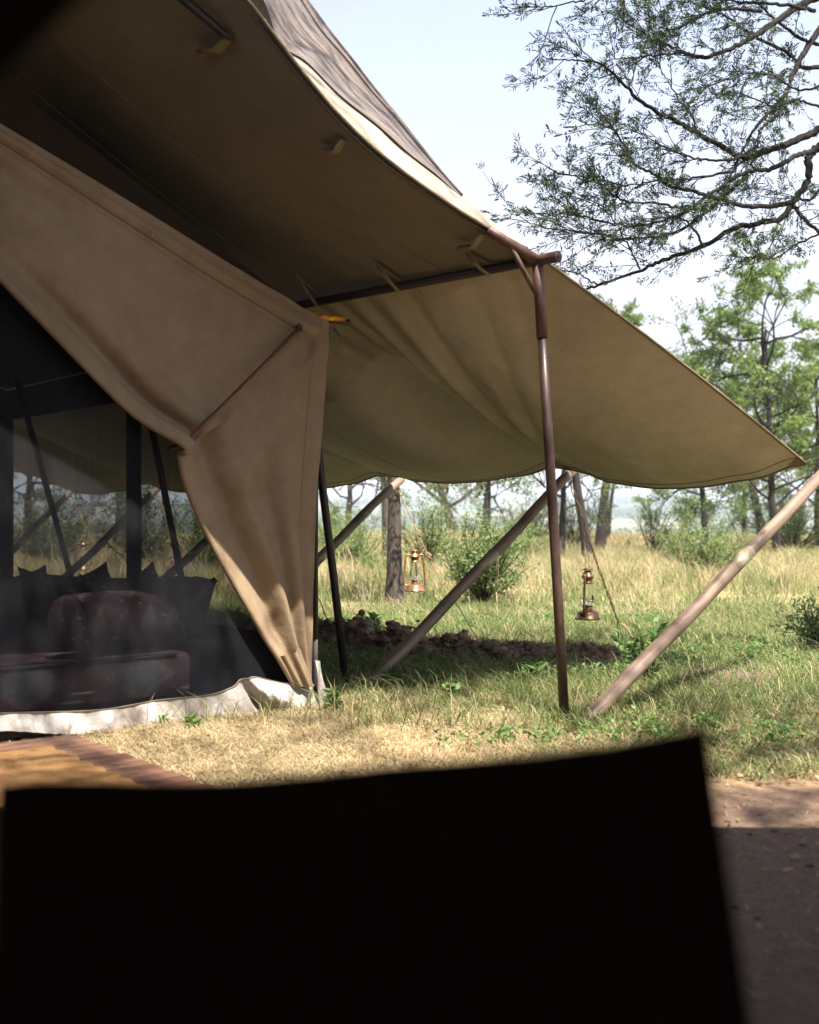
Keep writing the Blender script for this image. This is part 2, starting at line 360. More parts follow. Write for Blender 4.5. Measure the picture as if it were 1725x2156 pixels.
# ------------------------------------------------------------------ axes of the tent
g = V(-.78, -.62, 0).normalized(); l = V(-.62, .78, 0); l = (l-g*l.dot(g)).normalized()
C0 = gp(672, 1490)
def F(t, a, z): return C0 + g*t + l*a + V(0,0,z)
def onwall(x, y, a=0.0):
    d = V((x-862.5)/K, 1, -(y-1078)/K); p0 = C0 + l*a; s = (p0-V(0,0,H)).dot(l)/d.dot(l); return V(0,0,H)+d*s
P = [gp(1191, 1524), gp(731, 1441)]
TOPS = [P[0]+g*.19, P[1]+g*.34]
zb = at(1135, 548, TOPS[0].y).z
step = P[1]-P[0]
for k in range(2, 6): P.append(P[1]+step*(k-1)); TOPS.append(TOPS[1]+(TOPS[1]-TOPS[0])*(k-1))
for t in TOPS: t.z = zb
bd = (TOPS[1]-TOPS[0]).normalized()

# ------------------------------------------------------------------ inner tent (walls, mesh, curtain, floor)
tent = thing('safari_tent', 'brown canvas tent with dark mesh front, its curtain strapped back beside the corner', 'tent', C0)
ZE = onwall(690, 680).z; SL = .41; TR = 2.0; LEN = 4.62
inner = [(0,(-142,455)),(.25,(0,600)),(.5,(152,757)),(.75,(268,872)),(1.0,(362,940)),(1.1,(366,972)),(1.3,(410,1082)),(1.5,(470,1200)),(1.75,(545,1330)),(2.0,(612,1440))]
outer = [(0,(-142,180)),(.25,(60,301)),(.5,(290,439)),(.75,(500,566)),(.97,(680,674)),(1.0,(692,682)),(1.03,(690,702)),(1.1,(686,760)),(1.3,(676,900)),(1.5,(663,1050)),(1.75,(658,1230)),(2.0,(654,1442))]
def lin(tab, u):
    us = [t[0] for t in tab]; return np.array([np.interp(u, us, [t[1][k] for t in tab]) for k in (0,1)])
def gs(x, c, w): return math.exp(-((x-c)/w)**2)
def cloth_d(u, v):
    d = 0.0
    tie = gs(u, 1.0, .16)
    # long roll beside the opening and deep crease that closes at the strap
    if u < 1.06:
        c = .80+.10*sstep(.2, 1.0, u); w = .10-.045*sstep(.3, 1.0, u)
        d += .045*gs(v, 1.0, .12)
        d -= .055*sstep(.1, .9, u)*gs(v, c, w*.55)
        d += .028*sstep(.1, .8, u)*gs(v, c-.10, w)
        d += .010*math.sin(v*9+u*5)*(1-v)*sstep(0, .3, 1-u)
        d += .012*gs(v, .22-.1*u, .05)*(1-u) - .012*gs(v, .34-.14*u, .06)*(1-u)
        d += .014*gs(v, .075, .03) - .010*gs(v, .13, .02)
        d += .012*gs(v, .5-.2*u, .07)*gs(u, .3, .3)
    if u > .96:
        k = float(sstep(1.0, 1.12, u)); kk = float(sstep(1.0, 1.9, u))
        d += .03*gs(v, 1.0, .14)*k
        d -= .05*k*gs(v, .84-.12*kk, .07)*(1-.5*kk) 
        d += .04*k*gs(v, .70-.16*kk, .09)
        d -= .022*kk*gs(v, .48-.06*kk, .06)
        d += .030*k*gs(v, .34-.03*kk, .10)
        d -= .018*kk*gs(v, .17, .05)
        d += .008*kk*math.sin(v*17+u*2)
        d += .006*math.sin(u*38+v*9)*gs(v, .1, .09)*kk
        d += .02*gs(u, 1.28, .07)*gs(v, .62, .12) - .02*gs(u, 1.37, .05)*gs(v, .55, .10)
        d += .03*gs(u, 1.88, .08)*gs(v, .75, .2) - .03*gs(u, 1.78, .05)*gs(v, .8, .18)
    # puckers radiating from the corner
    d += .007*math.sin(u*60)*gs(v, 0, .22)*tie
    d += .05*tie*gs(v, 1, .2)
    return d
NRM = -l
def cloth(uu, vv):
    u = uu*2.0; v = vv
    pi = interp(inner, u); po = lin(outer, u)
    q = po*(1-v)+pi*v
    return onwall(q[0], q[1]) + NRM*(.015+(1.35 if u < 1 else 1.35-.35*min(1,(u-1)*5))*cloth_d(u, v))
MB().grid(cloth, 260, 110).build('curtain', M['tan'], tent)
hemp = [cloth(k/160, 1.0)-NRM*.012 for k in range(161)]
MB().tube(hemp, .017, 10).build('curtain_hem', M['tan'], tent)
MB().tube([cloth(k/60*.485, .115)+NRM*.003 for k in range(61)], .0025, 5).build('stitch_line', M['stitch'], tent)
MB().tube([cloth(.53+k/60*.45, .10+.12*k/60)+NRM*.001 for k in range(61)], .0016, 5).build('stitch_line', M['stitch'], tent)
# bottom of the curtain: small folded tongue
def tongue(u, v):
    a = np.array((575,1380))*(1-u)+np.array((612,1442))*u; b = np.array((618,1362))*(1-u)+np.array((648,1443))*u
    q = a*(1-v)+b*v; return onwall(q[0], q[1])+NRM*(.05+.05*math.sin(v*math.pi)*(1-.3*u)+.01*math.sin(v*14))
MB().grid(tongue, 20, 24).build('folded_tongue', M['tan'], tent)
# leather strap
s0 = onwall(624, 692)+NRM*.03; s1 = onwall(372, 930)+NRM*.105; s2 = onwall(358, 943)+NRM*.04
strap = thing_pts = [s0, s0.lerp(s1, .33)+NRM*.006, s0.lerp(s1, .66)+NRM*.008, s1, s1.lerp(s2, .6)+NRM*.01, s2, s2-NRM*.05]
stp = MB().tube(strap, .021, 8, flat=.35).build('strap', M['leather'], tent)
MB().tube([s0+V(.014*math.cos(k*.7), -.006, .018*math.sin(k*.7)) for k in range(10)], .0035, 6).build('strap_ring', M['iron'], stp)
# small wire tab near the eave seam
tb = onwall(311, 493)+NRM*.03
MB().tube([tb+V(.012*math.cos(k*.7), 0, .02*math.sin(k*.7)) for k in range(10)], .003, 5).build('metal_loop', M['brass'], tent)
# mesh front (whole opening), behind the curtain
def meshfront(u, v):
    t = u*2*TR; top = ZE+SL*min(t, 2*TR-t)-.02
    z = .10+(top-.10)*v; return F(t, .035+.012*math.sin(t*5)*v*(1-v), z)
MB().grid(meshfront, 60, 40).build('mesh_front', M['net'], tent)
# the matching curtain of the left half (outside the picture): simple drawn cloth
def lcurt(u, v):
    t = 2*TR - (u*(.55+1.4*v**2)); top = ZE+SL*min(t, 2*TR-t); z = .15+(top-.15)*v
    return F(t, -.02-.025*math.sin(u*24), z)
MB().grid(lcurt, 60, 40).build('curtain', M['tan'], tent)
# right side wall: sill, uprights, lintel, mesh windows
def panel(mb, a0, a1, z0, z1, t=0.0, th=.006):
    mb.box(F(t, (a0+a1)/2, (z0+z1)/2), (th, (a1-a0)/2, (z1-z0)/2), [g, l, V(0,0,1)])
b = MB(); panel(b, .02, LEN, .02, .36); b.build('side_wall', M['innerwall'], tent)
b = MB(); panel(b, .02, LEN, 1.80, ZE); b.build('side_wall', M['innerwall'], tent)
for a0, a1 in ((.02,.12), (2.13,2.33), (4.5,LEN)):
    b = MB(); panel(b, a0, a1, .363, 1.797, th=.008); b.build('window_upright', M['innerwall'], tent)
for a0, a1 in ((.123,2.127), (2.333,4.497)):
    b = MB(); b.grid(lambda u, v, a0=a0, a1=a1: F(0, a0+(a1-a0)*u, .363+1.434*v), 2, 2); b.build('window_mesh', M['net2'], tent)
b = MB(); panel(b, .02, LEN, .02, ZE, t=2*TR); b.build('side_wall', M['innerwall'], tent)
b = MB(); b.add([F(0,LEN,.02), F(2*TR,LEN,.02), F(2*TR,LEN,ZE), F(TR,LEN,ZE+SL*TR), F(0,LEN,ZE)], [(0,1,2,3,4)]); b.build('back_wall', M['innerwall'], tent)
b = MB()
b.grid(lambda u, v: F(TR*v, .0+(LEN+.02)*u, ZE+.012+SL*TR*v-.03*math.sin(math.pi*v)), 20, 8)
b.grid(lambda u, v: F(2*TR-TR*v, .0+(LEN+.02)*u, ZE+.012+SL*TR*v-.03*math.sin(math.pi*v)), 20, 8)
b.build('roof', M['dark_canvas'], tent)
MB().grid(lambda u, v: F(2*TR*u, .03, ZE+SL*TR*(1-abs(2*u-1))-.01+(.02+.26*(1-abs(2*u-1)))*v), 20, 2).build('gap_shade_strip', M['dark_canvas'], tent)  # near-black strip: shade of the gap under the fly, put in as colour
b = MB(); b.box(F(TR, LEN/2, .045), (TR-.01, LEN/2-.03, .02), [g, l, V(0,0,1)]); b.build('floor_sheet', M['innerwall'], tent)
# white groundsheet skirt
stop = [(0,(-140,1512)),(.18,(0,1500)),(.4,(200,1493)),(.55,(330,1472)),(.66,(430,1462)),(.74,(484,1445)),(.78,(503,1427)),(.84,(535,1424)),(.92,(590,1436)),(.97,(640,1441)),(1,(655,1440))]
sbot = [(0,(-140,1545)),(.18,(0,1536)),(.3,(110,1542)),(.4,(190,1540)),(.55,(340,1526)),(.66,(440,1514)),(.75,(520,1500)),(.79,(545,1492)),(.84,(570,1505)),(.92,(625,1508)),(.97,(655,1496)),(1,(676,1488))]
def skirt(u, v):
    a = interp(stop, u); b_ = interp(sbot, u); q = a*(1-v)+b_*v
    d = .02+.012*math.sin(u*170+3*math.sin(u*23))*v*sstep(0, .2, u)*(1-.3*v)+.014*math.sin(u*61+1)*math.sin(v*3)+.03*v
    d += .10*gs(u, .865, .05)*math.sin(math.pi*min(1, v*1.1))+.05*gs(u, .80, .018)*gs(v, .2, .5)-.06*gs(u, .79, .02)*gs(v, .9, .4)
    d += .012*math.sin(u*90+v*9)*sstep(.82, .9, u)
    return onwall(q[0], q[1])+NRM*d
sk = MB().grid(skirt, 340, 26).build('groundsheet_skirt', M['white'], tent)
MB().tube([skirt(k/150, 0.02)+NRM*.003 for k in range(151)], .0035, 6).build('skirt_seam', M['hem'], tent)
def cornerstrip(u, v):
    a = np.array((653,1388))*(1-u)+np.array((659,1489))*u; b_ = np.array((664,1390))*(1-u)+np.array((678,1489))*u
    q = a*(1-v)+b_*v; return onwall(q[0], q[1])+NRM*(.045+.03*u+.01*math.sin(v*3+u*6))
MB().grid(cornerstrip, 24, 8).build('corner_strip', M['white'], tent)

# furniture inside ------------------------------------------------
db = thing('daybed', 'low daybed with red and grey kilim mattress behind the tent mesh', 'daybed', F(1.6,.7,.065))
b = MB(); b.box(F(1.58, .68, .082), (.80, .50, .014), [g, l, V(0,0,1)]); b.build('base_frame', M['cushion'], db, bevel=.01)
b = MB(); b.box(F(1.53, .68, .215), (.86, .53, .118), [g, l, V(0,0,1)]); mt = b.build('mattress', M['kilim'], db, bevel=.035)
b = MB(); b.tube([F(.76,.145,.335), F(1.6,.138,.342), F(2.4,.145,.335)], .008, 8); b.build('piping', M['kilim2'], mt)
def squircle(name, c, ax, hw, hh, th, mat, label, cat, group=None, point=.07, n=16):
    t = thing(name, label, cat, c-ax[1]*hh, group)
    def side(sg):
        def f(u, v):
            x = u*2-1; y = v*2-1; e = (1-x*x)*(1-y*y); k = 1+point*(abs(x*y))**3
            kx = 1-.05*(1-y**4)+.0*x; ky = 1-.06*(1-x**4)
            return c+ax[0]*hw*x*kx*k+ax[1]*hh*y*ky*k+ax[2]*sg*th*(max(e,0)**.42)*(1+.08*math.sin(5*x+3*y))
        return f
    m = MB(); m.grid(side(1), n, n); m.grid(side(-1), n, n); m.build('cover', mat, t); return t
cols = ['dark cushion at the left end of the daybed heap', 'faded patterned cushion second from the left behind the bolster', 'dark square cushion in the middle of the heap behind the bolster',
        'dark cushion leaning right of the middle of the daybed heap', 'faded patterned cushion near the tall window strip on the daybed', 'dark cushion at the right end of the daybed heap']
for i, (x, y, Y, hw) in enumerate(((45,1258,6.35,.2),(112,1252,6.5,.19),(185,1255,6.6,.21),(250,1258,6.6,.20),(300,1256,6.7,.20),(338,1262,6.75,.19))):
    c = at(x, y+24, Y); rot = (-1)**i*.22+.06*i
    ax = [(-g*math.cos(rot)+V(0,0,1)*math.sin(rot)).normalized(), None, None]; nn = (-l+V(0,0,.35)).normalized()
    ax[0] = (ax[0]-nn*ax[0].dot(nn)).normalized(); ax[1] = nn.cross(ax[0]).normalized(); ax[1] = ax[1] if ax[1].z > 0 else -ax[1]; ax[2] = nn
    squircle('cushion', c, ax, hw, .19, .07, M['cushion'] if i not in (1, 4) else M['kilim2'], cols[i], 'cushion', 'cushions heaped on the daybed')
c = at(190, 1262, 6.2)
fl = [(-g).normalized(), V(0,0,1), -l]
squircle('cushion', at(170, 1268, 6.15), [(-g+V(0,0,-.12)).normalized(), (V(0,0,1)-l*.9).normalized(), (-l-V(0,0,-.9)).normalized()], .26, .14, .06, M['kilim2'],
         'red patterned kilim cushion lying flat above the bolster', 'cushion', 'cushions heaped on the daybed', point=.05)
bo = thing('bolster', 'round kilim bolster in dull red and grey lying on the daybed', 'bolster', at(240,1350,5.95))
a0 = at(128, 1312, 5.62); a1 = at(352, 1296, 6.2); bx = (a1-a0)
def bol(k): return .118*min(1, (1-(abs(2*k-1))**14)**.5+.0)
ps = [a0+bx*k for k in [0,.01,.03,.07,.2,.35,.5,.65,.8,.93,.97,.99,1]]
rs = [.02,.10,.122,.130,.138,.142,.139,.142,.137,.128,.118,.095,.02]
MB().tube(ps, rs, 28).build('cover', M['kilim2'], bo)
for k in (.07,.93): MB().tube([a0+bx*k+ (Vector((0,0,1))*math.cos(q)+bx.normalized().cross(V(0,0,1)).normalized()*math.sin(q))*.130 for q in np.linspace(0, 2*math.pi, 25)], .005, 6).build('piping', M['cushion'], bo)
ch = thing('safari_chair', 'dark canvas camp chair with pale wooden arm to the right of the daybed', 'chair', at(430,1400,6.9))
b = MB(); q0 = at(352,1212,7.15); q1 = at(432,1216,6.9); q2 = at(400,1345,6.8); q3 = at(330,1345,7.1)
b.grid(lambda u, v: q0.lerp(q1, u).lerp(q3.lerp(q2, u), v)+l*.05*math.sin(math.pi*v), 8, 8); b.build('backrest', M['cushion'], ch)
b = MB(); r0 = at(408,1212,6.8); r1 = at(456,1222,6.6); r2 = at(425,1330,6.55); r3 = at(392,1345,6.7)
b.grid(lambda u, v: r0.lerp(r1, u).lerp(r3.lerp(r2, u), v), 4, 4); b.build('side_panel', M['cushion'], ch)
MB().tube([at(455,1219,6.4), at(385,1285,6.38), at(320,1352,6.35)], .016, 8).build('armrest', M['arm_wood'], ch)
MB().tube([at(375,1300,6.6), at(392,1352,6.6)], .012, 8).build('leg', M['arm_wood'], ch)
MB().tube([at(330,1350,6.6), at(450,1352,6.5)], .014, 8).build('seat_rail', M['arm_wood'], ch)

# ------------------------------------------------------------------ fly sheet
fly = thing('flysheet', 'large olive brown canvas fly stretched over the tent and out to the slanting poles', 'tent fly', C0+V(0,0,2.5))
tP = (TOPS[0]-C0).dot(g); aP = (TOPS[0]-C0).dot(l)
TT = TR-tP
edgeA = [(524,0),(573,80),(647,177),(716,258),(802,338),(859,378),(916,418),(988,467),(1060,506),(1112,533)]
def onfront(x, y):
    d = V((x-862.5)/K, 1, -(y-1078)/K); p0 = TOPS[0]; s = (p0-V(0,0,H)).dot(l)/d.dot(l); return V(0,0,H)+d*s
fr = sorted([((p-C0).dot(g)-tP, p.z) for p in (onfront(*q) for q in edgeA)])
ft = [0]+[q[0] for q in fr if q[0] > .12]; fz = [zb]+[q[1] for q in fr if q[0] > .12]
ft.append(TT); fz.append(fz[-1]+.55*(TT-ft[-2])); ZR = fz[-1]
def roofz(tau, da):
    w = float(sstep(0, 1.4, da)); zf = float(np.interp(tau, ft, fz))
    zi = zb+(ZR-zb)*tau/TT-.10*math.sin(math.pi*tau/TT)
    return zf*(1-w)+zi*w
# smooth the front curve
_xs = np.linspace(0, TT, 80); _zs = np.interp(_xs, ft, fz)
for _ in range(30): _zs[1:-1] = (_zs[:-2]+2*_zs[1:-1]+_zs[2:])/4
ft, fz = list(_xs), list(_zs)
AL = 7.4
def roof_pt(u, v):
    tau = -.035+(TT+.035)*v; a = aP+AL*u**1.4; da = a-aP
    return F(tP+tau, a, roofz(tau, da)+.006*math.sin(a*5+tau*3)*sstep(0,.4,da)+.02)
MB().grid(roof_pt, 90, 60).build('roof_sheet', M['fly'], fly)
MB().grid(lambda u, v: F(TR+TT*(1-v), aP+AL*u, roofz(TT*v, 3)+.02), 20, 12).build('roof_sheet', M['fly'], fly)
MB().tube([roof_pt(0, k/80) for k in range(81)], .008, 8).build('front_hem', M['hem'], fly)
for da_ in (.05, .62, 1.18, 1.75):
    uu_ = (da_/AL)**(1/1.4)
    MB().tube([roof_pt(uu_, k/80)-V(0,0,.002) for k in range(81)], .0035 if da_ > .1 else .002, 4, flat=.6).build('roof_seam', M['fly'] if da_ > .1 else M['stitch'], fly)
# valance: pale strip turned up along the front edge
up = [(560,40),(590,97),(647,137),(716,206),(802,275),(859,326),(916,370),(968,412),(1030,460),(1075,497),(1105,520)]
lo = [(540,40),(583,100),(647,177),(716,258),(802,338),(859,378),(916,418),(968,454),(1030,492),(1075,515),(1112,533)]
def tabof(pts): return [(i/(len(pts)-1), p) for i, p in enumerate(pts)]
tu, tl = tabof(up), tabof(lo)
def val(u, v):
    a = interp(tl, u); b_ = interp(tu, u); q = a*(1-v)+b_*v
    d = V((q[0]-862.5)/K, 1, -(q[1]-1078)/K); p0 = TOPS[0]+l*(.01+.20*v**.7); s = (p0-V(0,0,H)).dot(l)/d.dot(l)
    return V(0,0,H)+d*s-l*.012*math.sin(math.pi*v)
MB().grid(val, 60, 10).build('valance', M['valance'], fly)
# outer awning panel between purlin and the tips of the slanting poles
TIP = [at(1697, 975, 7.44), at(1190, 978, 8.64), at(815, 997, 10.04)]
dt = TIP[2]-TIP[1]
for k in range(1, 4): TIP.append(TIP[2]+V(dt.x, dt.y*.99, 0)*k)
for k in (3,4,5): TIP[k].z = TIP[2].z
def bar(s): return TOPS[0]+(TOPS[1]-TOPS[0])*s
sags = [.165,.105,.12,.12,.12,.12]
def awn(uu, vv):
    s = uu*5.0; k = min(int(s), 4); f = s-k
    e = TIP[k].lerp(TIP[k+1], f); sg = 4*f*(1-f)
    inward = (bar(s)-e); inward.z = 0; inward.normalize()
    e = e - V(0,0,sags[k]*sg) + inward*.10*sg
    p = bar(s)+V(0,0,.012)-g*.03
    b_ = vv; q = p.lerp(e, b_)
    z = -.11*math.sin(math.pi*b_)*(.25+.75*sg)
    # lift along the lines bar -> tips; belly in between
    if s < .5: z += .05*math.sin(math.pi*b_)*(1-2*s)
    # tension folds fanning into the second tip (s=1)
    a0 = 1+(s-1)/max(.06, 1-b_*.94)
    win = gs(a0, .66, .34)*(1 if a0 < 1.15 else 0)
    z += .042*win*(1-2*abs(math.sin(a0*19+1.3*math.sin(a0*7)))**.8)*(1+.3*math.sin(a0*51))*(math.sin(math.pi*min(1, b_*.95+.05)))**.7
    a2 = 2+(s-2)/max(.06, 1-b_*.94)
    z += .012*gs(a2, 2.1, .8)*math.sin(a2*17)*b_*math.sin(math.pi*b_)
    # crossing wrinkle from the tent corner down to the second tip
    cr = 1.05+.03*math.sin(b_*3)
    z -= .22*float(sstep(0, .22, s-cr))*math.exp(-max(0, s-cr)/.7)*math.sin(math.pi*b_)
    z += .035*gs(s, cr-.10, .09)*math.sin(math.pi*b_)
    # soft fan near the tips
    z += .012*math.sin(s*31)*gs(b_, .95, .10)*gs(f, 0 if f < .5 else 1, .25)
    return q+V(0,0,z)
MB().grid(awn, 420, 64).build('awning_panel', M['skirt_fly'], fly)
MB().tube([awn(k/300, 1.0) for k in range(301)], .009, 6).build('lower_hem', M['hem'], fly)
MB().tube([awn(0, k/40) for k in range(41)], .008, 6).build('side_hem', M['hem'], fly)
MB().tube([awn(k/300, .965)-V(0,0,.003) for k in range(301)], .0022, 4).build('stitch_line', M['stitch'], fly)
for s_ in (.5, 1.5, 2.5):
    MB().tube([awn(s_/5, .02+.96*k/60)-V(0,0,.002) for k in range(61)], .003, 4, flat=.6).build('panel_seam', M['skirt_fly'], fly)
for k in range(0, 6):      # leather corner patch at each tip
    a_ = awn(min(1, k/5), 1.0); dir_ = (bar(k)-TIP[k]).normalized()
    b = MB(); e0 = awn(max(0, k/5-.012), 1.0)-V(0,0,.006); e1 = awn(min(1, k/5+.012), 1.0)-V(0,0,.006); ci = a_+dir_*.10-V(0,0,.012)
    b.add([e0, a_-V(0,0,.01)-dir_*.01, e1, ci], [(0,1,2,3)]); b.build('corner_patch', M['leather'], fly, smooth=False)
# tie straps on the underside
def strapobj(x0, y0, x1, y1, w=.012, drop=.02, toggle=True, Yk=None, ):
    pass
def on_roof(x, y):
    d = V((x-862.5)/K, 1, -(y-1078)/K); lo_, hi_ = 2.0, 14.0; prev = None
    for k in range(400):
        s = 2.5+k*.02; p = V(0,0,H)+d*s; tau = (p-C0).dot(g)-tP; da = (p-C0).dot(l)-aP
        if tau < 0 or tau > TT or da < 0: continue
        if p.z > roofz(tau, da)+.01: return p
    return V(0,0,H)+d*5.8
for (xa, ya, xb, yb, wd, tog) in ((428,90,489,62,.026,1), (688,299,724,285,.019,1), (976,505,1016,485,.018,1)):
    pa = on_roof(xa, ya)-V(0,0,.03); pb = on_roof(xb, yb)-V(0,0,.02); mid = pa.lerp(pb, .5)-V(0,0,.035)
    s_ = MB().tube([pa, mid, pb], wd, 8, flat=.3).build('tie_strap', M['webbing'], fly)
    if tog: MB().tube([pa+V(-.03,0,-.016), pa+V(.035,0,-.004)], .015, 8).build('toggle', M['leather'], s_)
for (xa, ya, xb, yb, xc, yc) in ((985,540,1030,586,1008,568), (790,592,842,628,800,628), (630,632,672,660,645,655)):
    tdir = V((xb-862.5)/K, 1, -(yb-1078)/K)
    # point on the purlin nearest the strap end
    best = min((bar(s/200)-V(0,0,.0) for s in range(0, 260)), key=lambda p: ((p.x/p.y*K+862.5-xb)**2+(1078-(p.z-H)/p.y*K-yb)**2))
    pb = best-V(0,0,.028)-l*.01
    pa = best+g*.16-l*.03; pa.z = roofz((pa-C0).dot(g)-tP, (pa-C0).dot(l)-aP)-.005
    s_ = MB().tube([pa, pa.lerp(pb, .5)-V(0,0,.012), pb], .015, 8, flat=.3).build('tie_strap', M['webbing'], fly)
    MB().tube([pa+V(-.03,0,.012), pa, pa.lerp(pb, .8)+V(.03,0,.03)], .007, 6, flat=.5).build('strap_tail', M['webbing'], s_)
    MB().tube([pa, pa+V(.005,0,-.06), pa+V(.025,0,-.07), pa+V(.03,0,-.02)], .009, 6, flat=.4).build('strap_loop', M['webbing'], s_)

# shade net draped above the fly
nt_lo = [(520,-60),(560,10),(590,90),(647,130),(716,199),(802,268),(859,320),(916,364),(968,412)]
nt_hi = [(600,-70),(645,0),(690,62),(740,125),(790,190),(840,250),(890,315),(935,370),(972,412)]
tnl, tnh = tabof(nt_lo), tabof(nt_hi)
net = thing('shade_net', 'grey brown woven shade net sagging over the tent fly against the sky', 'shade net', C0+V(0,0,3.2))
def netp(u, v):
    a = interp(tnl, u); b_ = interp(tnh, u); q = a*(1-v)+b_*v
    d = V((q[0]-862.5)/K, 1, -(q[1]-1078)/K); p0 = TOPS[0]+l*(.22+.75*v+.03*math.sin(u*16)); s = (p0-V(0,0,H)).dot(l)/d.dot(l)
    return V(0,0,H)+d*s
MB().grid(netp, 60, 20).build('net_cloth', M['shadenet'], net)
MB().tube([netp(k/60, 1) for k in range(61)], .012, 7).build('net_hem', M['shadenet'], net)
MB().tube([netp(k/60, .86)-l*.012 for k in range(61)], .006, 6).build('net_seam', M['shadenet'], net)
MB().grid(lambda u, v: netp(u, 1).lerp(netp(u, 1)+l*4.5+g*.2-V(0,0,.35), v), 30, 6).build('net_cloth', M['shadenet'], net)

# ------------------------------------------------------------------ steel poles, purlin
names_p = ['rusty brown steel pole nearest the camera with forked head, right of the lanterns', 'dark leaning steel pole just right of the tent wall',
           'dark steel pole seen through the mesh nearest the strapped curtain', 'dark steel pole behind the mesh left of the window strip',
           'dark steel pole seen through the mesh at the left edge', 'farthest steel pole under the fly behind the tent']
for i in range(6):
    p = P[i]; q = TOPS[i]; t = thing('tent_pole', names_p[i], 'tent pole', p, 'steel uprights under the fly')
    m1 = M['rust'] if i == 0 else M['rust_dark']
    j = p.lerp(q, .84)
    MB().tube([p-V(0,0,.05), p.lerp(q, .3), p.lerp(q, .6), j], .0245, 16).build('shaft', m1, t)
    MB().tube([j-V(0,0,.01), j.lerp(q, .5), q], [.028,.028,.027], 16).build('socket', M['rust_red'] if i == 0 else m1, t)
    if i == 0:
        d2 = (g+V(0,0,.30)).normalized(); w0 = q-V(0,0,.175)+V(0,0,0); w1 = q+d2*.20
        MB().tube([w0, w0.lerp(w1, .5), w1], .013, 12).build('brace', M['rust_red'], t)
        MB().tube([q-V(0,0,.005), q+d2*.12, q+d2*.34+V(0,0,-.0)], [.027,.026,.022], 14).build('rafter_stub', M['rust_red'], t)
pu = thing('purlin_pipe', 'dark steel pipe running level under the fly from the forked pole', 'pipe', TOPS[0])
MB().tube([bar(-.012)-V(0,0,.0), bar(1), bar(2), bar(3), bar(4), bar(5.1)], .024, 16).build('pipe', M['rust_dark'], pu)
e0 = bar(0)-bd*.02; e1 = bar(0)-bd*.125
MB().tube([bar(.05), e0, e1], [.0275,.0275,.0275], 18, cap=False).build('pipe_end', M['rust_red'], pu)
MB().tube([e1+bd*.001, e1+bd*.012], [.0272,.0272], 18).build('end_cap', M['rust_red'], pu)
MB().tube([e1-bd*.0015, e1+bd*.002], [.010,.010], 14).build('end_hole', M['iron'], pu)
# short pipe and coloured cord at the tent corner
cp = thing('corner_pipe', 'short rusty pipe end poking out at the tent corner under the purlin', 'pipe', onwall(735,680,.25))
MB().tube([onwall(640,668,.3), onwall(737,679,.12)], .017, 14).build('pipe', M['rust_red'], cp)
MB().tube([onwall(705,692,.10), onwall(714,700,.10), onwall(722,716,.10)], [.02,.018,.004], 8, flat=.3).build('tape_end', M['webbing'], cp)
cd = tag(MB().tube([onwall(655,663,.1), onwall(675,668,.06), onwall(700,670,.06), onwall(727,671,.1)], [.012,.014,.015,.010], 8).build('cord_wrap', M['yellowrope']), 'yellow and red cord wound round the pipe at the tent corner', 'cord')
tag(MB().tube([at(808,618,6.9), at(770,640,6.95), at(735,662,7.0)], .007, 6).build('tie_cord', M['webbing']), 'pale cord running from the middle strap to the tent corner', 'cord')
# dark porch rafter tip at the top
tag(MB().tube([on_roof(380,-40)-V(0,0,.06), on_roof(470,45)-V(0,0,.05), on_roof(492,62)-V(0,0,.04)], [.022,.018,.012], 12).build('porch_rafter', M['rust_dark']), 'dark rafter pole end held under the fly by the topmost strap', 'rafter')

# ------------------------------------------------------------------ slanting wooden poles with guy ropes and lanterns
STB = [gp(1230,1527), gp(779,1442)]
for k in range(2, 6): STB.append(P[k]+(STB[1]-P[1]))
STT = [at(1770, 960, 7.62), at(1208, 988, 8.72), at(845, 1008, 10.12)]
for k in range(1, 4): STT.append(STT[2]+V(dt.x, dt.y*.99, 0)*k)
names_s = ['weathered wooden pole slanting up to the right edge, pale metal sleeve in its middle', 'weathered wooden pole slanting behind the rusty steel pole, with a metal sleeve',
           'sunlit wooden pole slanting up from behind the tent wall left of the tree', 'slanting wooden pole behind the strapped curtain seen through the mesh',
           'slanting wooden pole seen through the mesh beside the window strip', 'slanting wooden pole farthest away, at the left through the mesh']
for i in range(6):
    a_, c_ = STB[i], STT[i]; t = thing('slanting_pole', names_s[i], 'wooden pole', a_, 'wooden props of the fly')
    rr = .0395
    # built along its own z axis so that the grain runs along the pole
    L_ = (c_-a_).length; root = t
    t.rotation_euler = (0,0,0)
    me_pts = [V(0,0,-.06+ (L_+.06)*k/24) for k in range(25)]
    rad = [rr*(1.0-.10*k/24)*(1+.03*math.sin(k*1.7+i)) for k in range(25)]
    me_pts = [p+V(.006*math.sin(k*.6+i), .006*math.cos(k*.5), 0) for k, p in enumerate(me_pts)]
    o = MB().tube(me_pts, rad, 16).build('shaft', M['pole_wood'], t, ws=False)
    o.rotation_euler = (c_-a_).to_track_quat('Z', 'X').to_euler()
    fs = (.545 if i == 0 else .52)
    kf = fs*24; ox, oy = .006*math.sin(kf*.6+i), .006*math.cos(kf*.5)
    o2 = MB().tube([V(ox,oy,L_*fs-.10), V(ox,oy,L_*fs+.10)], rr*1.0, 18).build('sleeve', M['brass'], t, ws=False); o2.rotation_euler = o.rotation_euler
    for q in (-.07,.05):
        o4 = MB().tube([V(ox,oy-rr*.97,L_*fs+q), V(ox,oy-rr*1.05,L_*fs+q)], .005, 8).build('rivet', M['iron'], t, ws=False); o4.rotation_euler = o.rotation_euler
    tp = TIP[i]
    MB().tube([tp, tp.lerp(c_, .4)+V(0,0,.02), c_-(c_-a_).normalized()*.05+V(0,0,.03), c_-(c_-a_).normalized()*.08-V(0,0,.03)], .004, 6).build('eye_hook', M['iron'], t)
